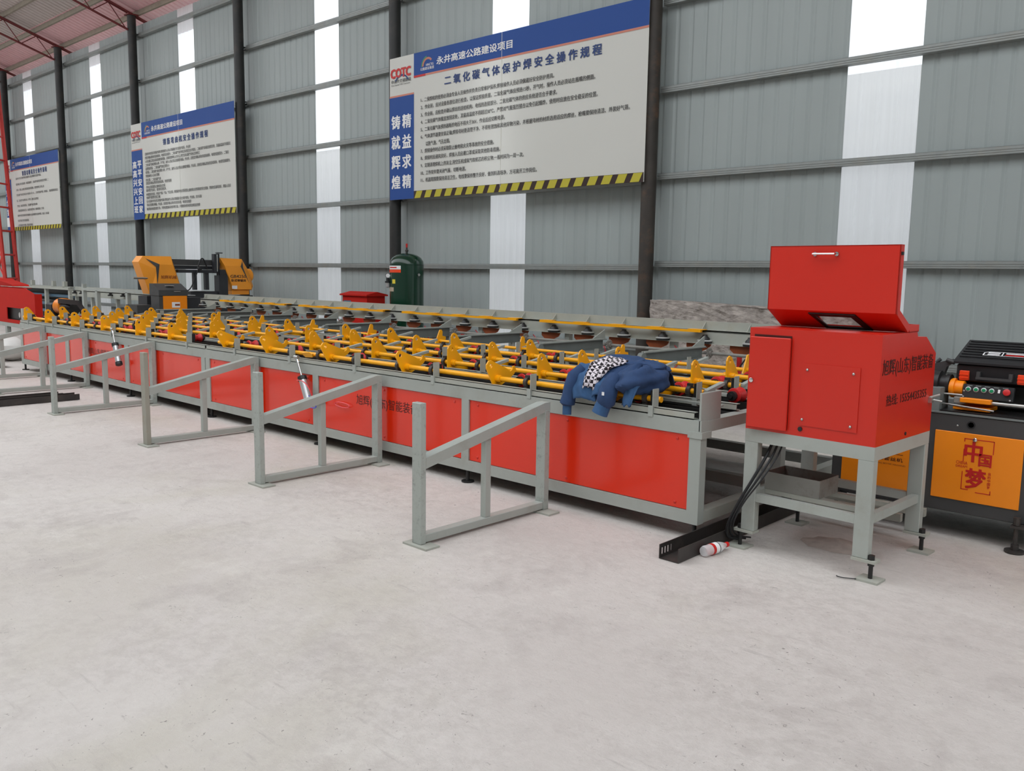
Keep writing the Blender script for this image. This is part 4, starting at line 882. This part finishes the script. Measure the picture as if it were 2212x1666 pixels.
# ================================================================ red lattice mast
LM = thing('lattice_mast', 'red steel lattice mast in front of the farthest banner', 'mast', loc=(-30.6, 9.0, 0))
ch_ = []
for dx, dy in ((-.45, -.2), (.45, -.2), (0, .3)):
    mk('chord', B().cyl((-30.55 + dx, 9.0 + dy, 0), (-31.65 + dx, 9.0 + dy, 8.0), .062, n=8), 'redmast', LM, smooth=True)
for k in range(10):
    z = .5 + .75 * k; c = Vector((-30.55 - 1.1 * z / 8, 8.8, z)); c2 = Vector((-30.55 - 1.1 * (z + .75) / 8, 8.8, z + .75))
    mk('rung', B().cyl(c + Vector((-.45, 0, 0)), c + Vector((.45, 0, 0)), .04, n=6), 'redmast', LM, smooth=True)
    for s_ in (-1, 1): mk('brace', B().cyl(c + Vector((-.45 * s_, 0, 0)), c2 + Vector((.45 * s_, 0, 0)), .026, n=6), 'redmast', LM, smooth=True)
    mk('rung', B().cyl(c + Vector((.45, 0, 0)), c + Vector((0, .5, 0)), .03, n=6), 'redmast', LM, smooth=True)
# ================================================================ band saw
SW = thing('band_saw', 'horizontal band saw with two slanted orange cowls on a black frame', 'band saw', loc=(-17.0, 8.5, 0))
sx = -16.8
def cowl(nm, poly, facepoly, inner, flip):
    # solid with a raised, bevelled front facing +x
    b = B(); b.prism(poly, (sx - .30, 0, 0), (0, 1, 0), (0, 0, 1), (.30, 0, 0)); o = mk(nm, b, 'saworange', SW)
    n = len(poly); q = B(); cxm = sum(p[0] for p in poly) / n; czm = sum(p[1] for p in poly) / n
    vs = [(sx, p[0], p[1]) for p in poly] + [(sx + .08, p[0], p[1]) for p in inner]
    q.add(vs, [(i, (i + 1) % n, n + (i + 1) % n, n + i) for i in range(n)] + [tuple(range(n, 2 * n))]); mk('front_face', q, 'saworange', o); return o
cl = cowl('near_cowl', [(7.427, 1.12), (7.232, 1.745), (7.322, 1.863), (7.885, 1.867), (8.06, 1.30), (7.62, 1.15)], None, [(7.52, 1.20), (7.56, 1.60), (7.62, 1.70), (7.88, 1.70), (8.0, 1.33), (7.64, 1.22)], 1)
cr_ = cowl('far_cowl', [(9.13, 1.32), (8.937, 1.864), (9.433, 1.851), (9.56, 1.649), (9.69, 1.286), (9.656, 1.19), (9.17, 1.19)], None, [(9.14, 1.33), (9.0, 1.70), (9.37, 1.705), (9.44, 1.6), (9.60, 1.286), (9.60, 1.21), (9.2, 1.21)], -1)
mk('arrow_mark', B().add([(sx + .03, 7.36, 1.815), (sx + .086, 7.61, 1.705), (sx + .086, 7.555, 1.30), (sx + .086, 7.535, 1.655)], [(0, 1, 3), (1, 2, 3)]), 'machine', cl)
mk('arrow_mark', B().add([(sx + .084, 9.40, 1.80), (sx + .084, 9.36, 1.69), (sx + .084, 9.56, 1.33), (sx + .084, 9.42, 1.66)], [(0, 1, 2, 3)]), 'machine', cr_)
t = B(); put_text(t, '旭辉机械', (sx + .083, 7.63, 1.42), (0, 1, 0), (0, 0, 1), .32, .07, .02); put_text(t, '旭辉机械', (sx + .02, 7.62, 1.765), (0, 1, 0), (0, 0, 1), .24, .03, .02); mk('lettering', t, 'brown', cl)
t = B(); put_text(t, 'GB4250', (sx + .083, 9.12, 1.45), (0, 1, 0), (0, 0, 1), .36, .065, .02); put_text(t, '卧式带锯床', (sx + .083, 9.14, 1.37), (0, 1, 0), (0, 0, 1), .34, .055, .03); mk('lettering', t, 'ink', cr_)
mk('warning_label', B().bx(sx + .083, sx + .085, 9.15, 9.27, 1.22, 1.29), 'white', cr_)
mk('lower_guard', B().bx(sx - .25, sx + .02, 9.18, 9.58, 1.10, 1.19), 'saworange', SW)
mk('drive_cover', B().lathe((sx - .2, 9.62, 1.5), (0, 1, 0), [(0, .15), (.10, .15), (.14, .11)], 18), 'saworange', SW, smooth=True)
mk('top_beam', B().bx(sx - .22, sx - .08, 7.88, 8.98, 1.70, 1.815), 'machine', SW); mk('under_beam', B().bx(sx - .22, sx - .10, 7.9, 8.98, 1.62, 1.69), 'saw', SW)
mk('guide_arm', B().bx(sx - .1, sx + .02, 8.02, 8.95, 1.545, 1.61).bx(sx - .08, sx, 8.60, 8.68, 1.2, 1.6).bx(sx - .08, sx, 8.35, 8.42, 1.2, 1.58), 'saw', SW)
mk('lift_column', B().cyl((sx - .02, 8.90, 1.1), (sx - .02, 8.90, 1.95), .035, n=12).bx(sx - .05, sx + .05, 8.78, 8.83, 1.55, 1.94).bx(sx - .04, sx + .04, 8.86, 8.98, 1.955, 1.975), 'saw', SW)
mk('chrome_column', B().cyl((sx + .03, 8.855, 1.58), (sx + .03, 8.855, 1.93), .016, n=12), 'chrome', SW, smooth=True)
mk('vise_block', B().bx(sx - .1, sx + .1, 8.85, 9.05, 1.08, 1.5).bx(sx - .08, sx + .05, 8.25, 8.95, 1.08, 1.17).bx(sx - .05, sx + .05, 8.9, 9.1, 1.5, 1.62), 'saw', SW)
mk('coolant_hose', B().tube([(sx + .03, 8.42 + .22 * i / 10, 1.62 + .22 * math.sin(i / 10 * PI)) for i in range(11)], .016, 8), 'blackp', SW, smooth=True)
mk('coolant_hose', B().tube([(sx + .05, 8.42 - .28 * i / 10, 1.60 - .42 * math.sin(i / 10 * PI * .55)) for i in range(11)], .012, 8), 'blackp', SW, smooth=True)
mk('knob', B().lathe((sx + .06, 8.44, 1.63), (1, 0, 0), [(0, .03), (.02, .045), (.05, .04), (.06, .02)], 12), 'blackp', SW, smooth=True)
mk('base', B().bx(sx - .35, sx + .05, 7.35, 9.65, 0, 1.08), 'saw', SW); mk('clamp_rod', B().cyl((sx, 7.12, 1.43), (sx, 7.4, 1.43), .02, n=8), 'steel', SW)
mk('deck_plate', B().bx(sx - .2, sx + .25, 7.95, 8.25, 1.09, 1.10).bx(sx - .1, sx + .1, 8.3, 8.55, 1.175, 1.185), 'disc', SW)
# console in front of the saw
CO = thing('saw_console', 'orange and charcoal saw console with sloping dark top', 'console', loc=(-16.1, 7.55, 0))
mk('body', B().bx(-16.35, -16.0, 7.25, 7.80, .0, 1.11), 'machine', CO)
mk('door', B().bx(-16.0, -15.985, 7.325, 7.795, .55, 1.105), 'orange', CO)
mk('desk_top', B().prism([(-16.38, 1.11), (-15.98, 1.11), (-15.98, 1.215), (-16.25, 1.335), (-16.38, 1.335)], (0, 7.24, 0), (1, 0, 0), (0, 0, 1), (0, .57, 0)), 'machine', CO)
mk('nameplate', B().bx(-15.984, -15.982, 7.49, 7.65, .88, .985), 'white', CO); mk('name_bar', B().bx(-15.982, -15.981, 7.55, 7.645, .915, .95), 'brown', CO)
mk('paper_note', B().bx(-16.16, -16.08, 7.44, 7.59, 1.29, 1.295), 'sack', CO); mk('desk_handle', B().cyl((-15.97, 7.53, 1.19), (-15.97, 7.66, 1.19), .007, n=6), 'steel', CO)
mk('side_cabinet', B().bx(-16.5, -16.1, 7.82, 8.15, 0, 1.07), 'saw', CO); mk('front_skirt', B().bx(-16.9, -16.4, 7.0, 7.3, 0, .92), 'machine', CO)
# ================================================================ green tank
gx, gy, gr = -11.17, 9.3, .285
GT = thing('air_tank', 'tall dark green air tank with domed top against the wall', 'tank', loc=(gx, gy, 0))
prof = [(.13, .12), (.18, .22), (.26, .28), (.30, gr), (1.74, gr), (1.80, .278), (1.86, .24), (1.90, .18), (1.925, .10), (1.935, .03)]
mk('vessel', B().lathe((gx, gy, 0), (0, 0, 1), prof, 36), 'green', GT, smooth=True)
mk('weld_seam', B().lathe((gx, gy, 0), (0, 0, 1), [(1.735, gr), (1.738, gr + .004), (1.746, gr + .004), (1.749, gr)], 36), 'green', GT, smooth=True)
for k in range(3):
    a = .5 + k * 2.094; mk('leg', B().bx(gx + .24 * math.cos(a) - .03, gx + .24 * math.cos(a) + .03, gy + .24 * math.sin(a) - .03, gy + .24 * math.sin(a) + .03, 0, .32), 'green', GT)
v = mk('safety_valve', B().lathe((gx, gy, 1.93), (0, 0, 1), [(0, .02), (.03, .02), (.035, .028), (.06, .028), (.065, .016), (.10, .016), (.105, .01)], 10), 'darksteel', GT, smooth=True); mk('valve_cap', B().lathe((gx, gy, 2.03), (0, 0, 1), [(0, .016), (.06, .018), (.065, .01)], 10), 'inkred', v, smooth=True)
va = Vector((.77, -.64, 0))     # direction towards the viewer
def on_tank(a0, a1, z0, z1, mat, nm, par, off=.002):
    b = B(); vs = []; n = 6; base = math.atan2(-.64, .77)
    for z in (z0, z1):
        for i in range(n + 1):
            a = base + a0 + (a1 - a0) * i / n; vs.append((gx + (gr + off) * math.cos(a), gy + (gr + off) * math.sin(a), z))
    b.add(vs, [(i, i + 1, n + 2 + i, n + 1 + i) for i in range(n)]); return mk(nm, b, mat, par, smooth=True)
l_ = on_tank(-1.5, -.35, 1.665, 1.725, 'white', 'warning_label', GT); on_tank(-1.5, -.35, 1.612, 1.662, 'latch', 'label_band', GT)
on_tank(-1.3, -.62, 1.685, 1.705, 'inkred', 'label_mark', GT, .003)
on_tank(-.98, -.72, 1.43, 1.50, 'labelY', 'yellow_label', GT); on_tank(-1.5, -.85, 1.30, 1.37, 'tan', 'name_plate', GT)
pa = Vector((gx, gy, 0)) + Vector((math.cos(math.atan2(-.64, .77) - 1.45), math.sin(math.atan2(-.64, .77) - 1.45), 0)) * (gr + .03)
mk('gauge', B().cyl(pa + Vector((0, 0, 1.56)) - va * -.0, pa + Vector((0, 0, 1.56)) + va * .03, .035, n=16), 'white', GT); mk('gauge_bezel', B().cyl(pa + Vector((0, 0, 1.56)) - va * .01, pa + Vector((0, 0, 1.56)) + va * .025, .042, n=16), 'blackp', GT, smooth=True)
mk('regulator', B().cyl(pa + Vector((0, 0, 1.47)), pa + Vector((0, 0, 1.52)), .03, n=10).cyl(pa + Vector((0, 0, 1.44)), pa + Vector((0, 0, 1.47)), .05, n=10), 'blackp', GT); mk('filter_bowl', B().lathe(pa + Vector((0, 0, 1.36)), (0, 0, 1), [(0, .02), (.01, .035), (.08, .038)], 12), 'alu', GT, smooth=True)
pv = Vector((gx, gy, 1.58)) + Vector((math.cos(math.atan2(-.64, .77) + .75), math.sin(math.atan2(-.64, .77) + .75), 0)) * gr
mk('port_plug', B().cyl(pv, pv + Vector((.02, -.005, 0)), .022, n=10), 'steel', GT)
# ================================================================ red box with gabled lid
bx_, by_ = -12.62, 9.45
RB = thing('red_box', 'low red steel box with a gabled lid beside the green tank', 'box', loc=(bx_, by_, 0))
mk('case', B().bx(bx_ - .30, bx_ + .42, by_ - .20, by_ + .20, 0, 1.19), 'redmatte', RB)
mk('gabled_lid', B().prism([(-.24, 1.19), (.24, 1.19), (.24, 1.215), (0, 1.265), (-.24, 1.215)], (bx_ - .34, by_, 0), (0, 1, 0), (0, 0, 1), (.80, 0, 0)), 'redmatte', RB)
mk('blue_sticker', B().bx(bx_ - .27, bx_ - .05, by_ - .203, by_ - .2005, 1.02, 1.10), 'bluesteel', RB)
# ================================================================ rough concrete block at the wall foot
me_b = bmesh.new(); bmesh.ops.create_cube(me_b, size=1); bmesh.ops.subdivide_edges(me_b, edges=list(me_b.edges), cuts=26, use_grid_fill=True)
vs = []
for v in me_b.verts:
    p = Vector((-4.9 + v.co.x * 3.15, 10.12 + v.co.y * .36, .645 + v.co.z * 1.29))
    jit = .009
    p += Vector((random.uniform(-jit, jit), random.uniform(-jit, jit) * 1.4, random.uniform(-jit, jit))); p.z = max(p.z, 0.0)
    if v.co.z > .49: p.z -= .09 * (v.co.x + .5)
    vs.append(p)
me_b.verts.index_update(); fs = [tuple(v.index for v in f.verts) for f in me_b.faces]; me_b.free()
tag(mk('concrete_block', B(WF).add(vs, fs), 'rock'), 'rough pitted concrete block standing against the wall behind the cabinet', 'block')
# ================================================================ things on the floor at the left
for k, (x, lab) in enumerate(((-11.02, 'black steel channel on the floor at the left, the one nearer the feed table end'), (-11.22, 'black steel channel on the floor at the left, the one behind its neighbour'))):
    b = B().bx(x - .085, x + .085, 1.2, 3.92 - .12 * k, .004, .014).bx(x - .085, x - .077, 1.2, 3.92 - .12 * k, .014, .075).bx(x + .077, x + .085, 1.2, 3.92 - .12 * k, .014, .075)
    tag(mk('steel_channel', b, 'darksteel'), lab, 'channel', 'black steel channels on the floor')
def sack(x, y, z, sx_, sy, sz, lab):
    b = B(); vs = []; fs = []; n, m_ = 14, 8
    for j in range(m_ + 1):
        t = PI * j / m_
        for i in range(n):
            a = 2 * PI * i / n; r = math.sin(t) ** .6; q = 1 + random.uniform(-.05, .05)
            vs.append((x + sx_ * r * math.copysign(abs(math.cos(a)) ** .7, math.cos(a)) * q, y + sy * r * math.copysign(abs(math.sin(a)) ** .7, math.sin(a)) * q, max(.001, z + sz - sz * math.cos(t) * q)))
    for j in range(m_):
        for i in range(n): fs.append((j * n + i, j * n + (i + 1) % n, (j + 1) * n + (i + 1) % n, (j + 1) * n + i))
    tag(mk('white_sack', b.add(vs, fs), 'sack', smooth=True), lab, 'sack', 'white sacks beyond the table end')
sack(-16.6, 4.75, 0, .55, .30, .20, 'white sack lying nearest the far table end'); sack(-17.9, 4.7, 0, .5, .30, .24, 'white sack lying farther from the table end')
b = B(); b.bx(-19.5, -15.2, 4.26, 4.32, .0, .10).bx(-19.5, -15.2, 4.26, 4.40, .10, .106)
tag(mk('angle_iron', b, 'darksteel'), 'black angle iron on the floor past the far end of the feed table', 'angle')
# ================================================================ blue jacket thrown over the shafts
J = thing('work_jacket', 'blue work jacket with checked lining thrown over the feed table shafts', 'jacket', loc=(-3.3, 4.6, .85))
def surf(nu, nv, f, thick=0.006):
    b = B(); vs = []; fs = []
    for j in range(nv + 1):
        for i in range(nu + 1): vs.append(Vector(f(i / nu, j / nv)))
    w = nu + 1
    for j in range(nv):
        for i in range(nu): fs.append((j * w + i, j * w + i + 1, (j + 1) * w + i + 1, (j + 1) * w + i))
    return b.add(vs, fs)
def jk(path, x0, x1, fold, seed, dl=.02, dr=.02):
    # cloth strip draped along a (y,z) path, from x0 to x1
    ph = [random.uniform(0, 6) for _ in range(5)]
    L_ = [0]
    for a, c in zip(path, path[1:]): L_.append(L_[-1] + math.hypot(c[0] - a[0], c[1] - a[1]))
    def f(u, v):
        s = v * L_[-1]; k = 0
        while k < len(path) - 2 and L_[k + 1] < s: k += 1
        t = (s - L_[k]) / max(1e-6, L_[k + 1] - L_[k]); y = path[k][0] + (path[k + 1][0] - path[k][0]) * t; z = path[k][1] + (path[k + 1][1] - path[k][1]) * t
        xa = x0(v) if callable(x0) else x0; xb = x1(v) if callable(x1) else x1
        w = fold * (math.sin(u * 9 + ph[0] + v * 3) + .6 * math.sin(u * 17 + ph[1] - v * 5) + .5 * math.sin(v * 8 + ph[2] + u * 4))
        el = max(0, 1 - u / .22) ** 2; er = max(0, 1 - (1 - u) / .3) ** 2
        return (xa + (xb - xa) * u, y - w * .8, max(.79 + .01 * math.sin(u * 14), z + w * .8 - dl * el - dr * er))
    return f
def cloth(nm, f, mat, par=J, nu=28, nv=28):
    o = mk(nm, surf(nu, nv, f), mat, par, smooth=True)
    md = o.modifiers.new('thickness', 'SOLIDIFY'); md.thickness = .006; md.offset = -1; return o
# body over the first two shafts, hanging in front
cloth('body', jk([(5.12, .84), (5.06, .99), (4.92, 1.045), (4.70, 1.05), (4.52, 1.02), (4.425, .95), (4.405, .86), (4.40, .80)], lambda v: -3.54 - .03 * math.sin(v * 3), lambda v: -3.20 - .04 * v, .013, 1, .05, .06), 'denim')
def bundle(c, r, seed):
    ph = [random.uniform(0, 6.3) for _ in range(6)]; b = B(); vs = []; fs = []; n, m_ = 36, 24
    for j in range(m_ + 1):
        t = PI * j / m_
        for i in range(n):
            a = 2 * PI * i / n; w = 1 + .10 * math.sin(3 * a + 2.2 * t + ph[0]) + .07 * abs(math.sin(5 * a - 3 * t + ph[1])) + .06 * math.sin(7 * t + 2 * a + ph[2])
            vs.append((c[0] + r[0] * w * math.sin(t) * math.cos(a), c[1] + r[1] * w * math.sin(t) * math.sin(a), c[2] + r[2] * w * math.cos(t)))
    for j in range(m_):
        for i in range(n): fs.append((j * n + i, j * n + (i + 1) % n, (j + 1) * n + (i + 1) % n, (j + 1) * n + i))
    return b.add(vs, fs)
mk('back_panel', bundle((-3.15, 4.60, .93), (.13, .22, .095), 1), 'denim', J, smooth=True)
mk('hood', bundle((-3.26, 4.78, .985), (.17, .18, .055), 2), 'denim', J, smooth=True)
cloth('lapel', jk([(4.50, 1.02), (4.405, .96), (4.375, .88), (4.365, .80)], lambda v: -3.60 + .07 * v, lambda v: -3.42 + .08 * v, .005, 2), 'denim2', nu=16, nv=16)
cloth('lining', jk([(4.62, 1.065), (4.47, 1.035), (4.39, .96), (4.362, .885)], lambda v: -3.51 + .06 * v, lambda v: -3.27 - .10 * v * v, .007, 3), 'check', nu=22, nv=18)
cloth('pocket_flap', jk([(4.43, .965), (4.375, .91), (4.355, .84)], lambda v: -3.40 + .03 * v, lambda v: -3.24 + .02 * v, .004, 4), 'denim2', nu=12, nv=12)
cloth('front_edge', jk([(4.52, 1.0), (4.42, .93), (4.385, .84), (4.38, .775)], lambda v: -3.13 - .02 * v, lambda v: -3.05 - .02 * v, .006, 6), 'denim2', nu=8, nv=16)
def sleeve(pts, rad, cuff):
    s = B().tube(pts, rad, 14); o = mk('sleeve', s, 'denim', J, smooth=True)
    c0, c1, r0, r1 = cuff; d = (Vector(c1) - Vector(c0)).normalized(); a = d.orthogonal().normalized(); b2 = d.cross(a); q = B(); n = 18; vs = []
    for p, r in ((c0, r0), (c1, r1), (c1, r1 * .88), (Vector(c0), r0 * .8)):
        for i in range(n): t = 2 * PI * i / n; vs.append(Vector(p) + (a * math.cos(t) + b2 * math.sin(t)) * r)
    q.add(vs, [(k * n + i, k * n + (i + 1) % n, (k + 1) * n + (i + 1) % n, (k + 1) * n + i) for k in range(3) for i in range(n)]); mk('cuff', q, 'denim2', o, smooth=True)
    return o
sleeve([(-3.53, 4.47, .99), (-3.57, 4.42, .93), (-3.585, 4.405, .86), (-3.59, 4.395, .80), (-3.60, 4.39, .75), (-3.60, 4.39, .735)], [.04, .05, .048, .048, .052, .03], ((-3.60, 4.39, .745), (-3.597, 4.385, .675), .031, .030))
sleeve([(-3.25, 4.45, .95), (-3.25, 4.39, .90), (-3.255, 4.375, .85), (-3.265, 4.37, .80), (-3.275, 4.37, .775)], [.05, .06, .062, .062, .045], ((-3.275, 4.37, .795), (-3.30, 4.355, .72), .050, .054))
mk('white_tag', B().bx(-3.25, -3.232, 4.306, 4.309, .85, .872), 'white', J)
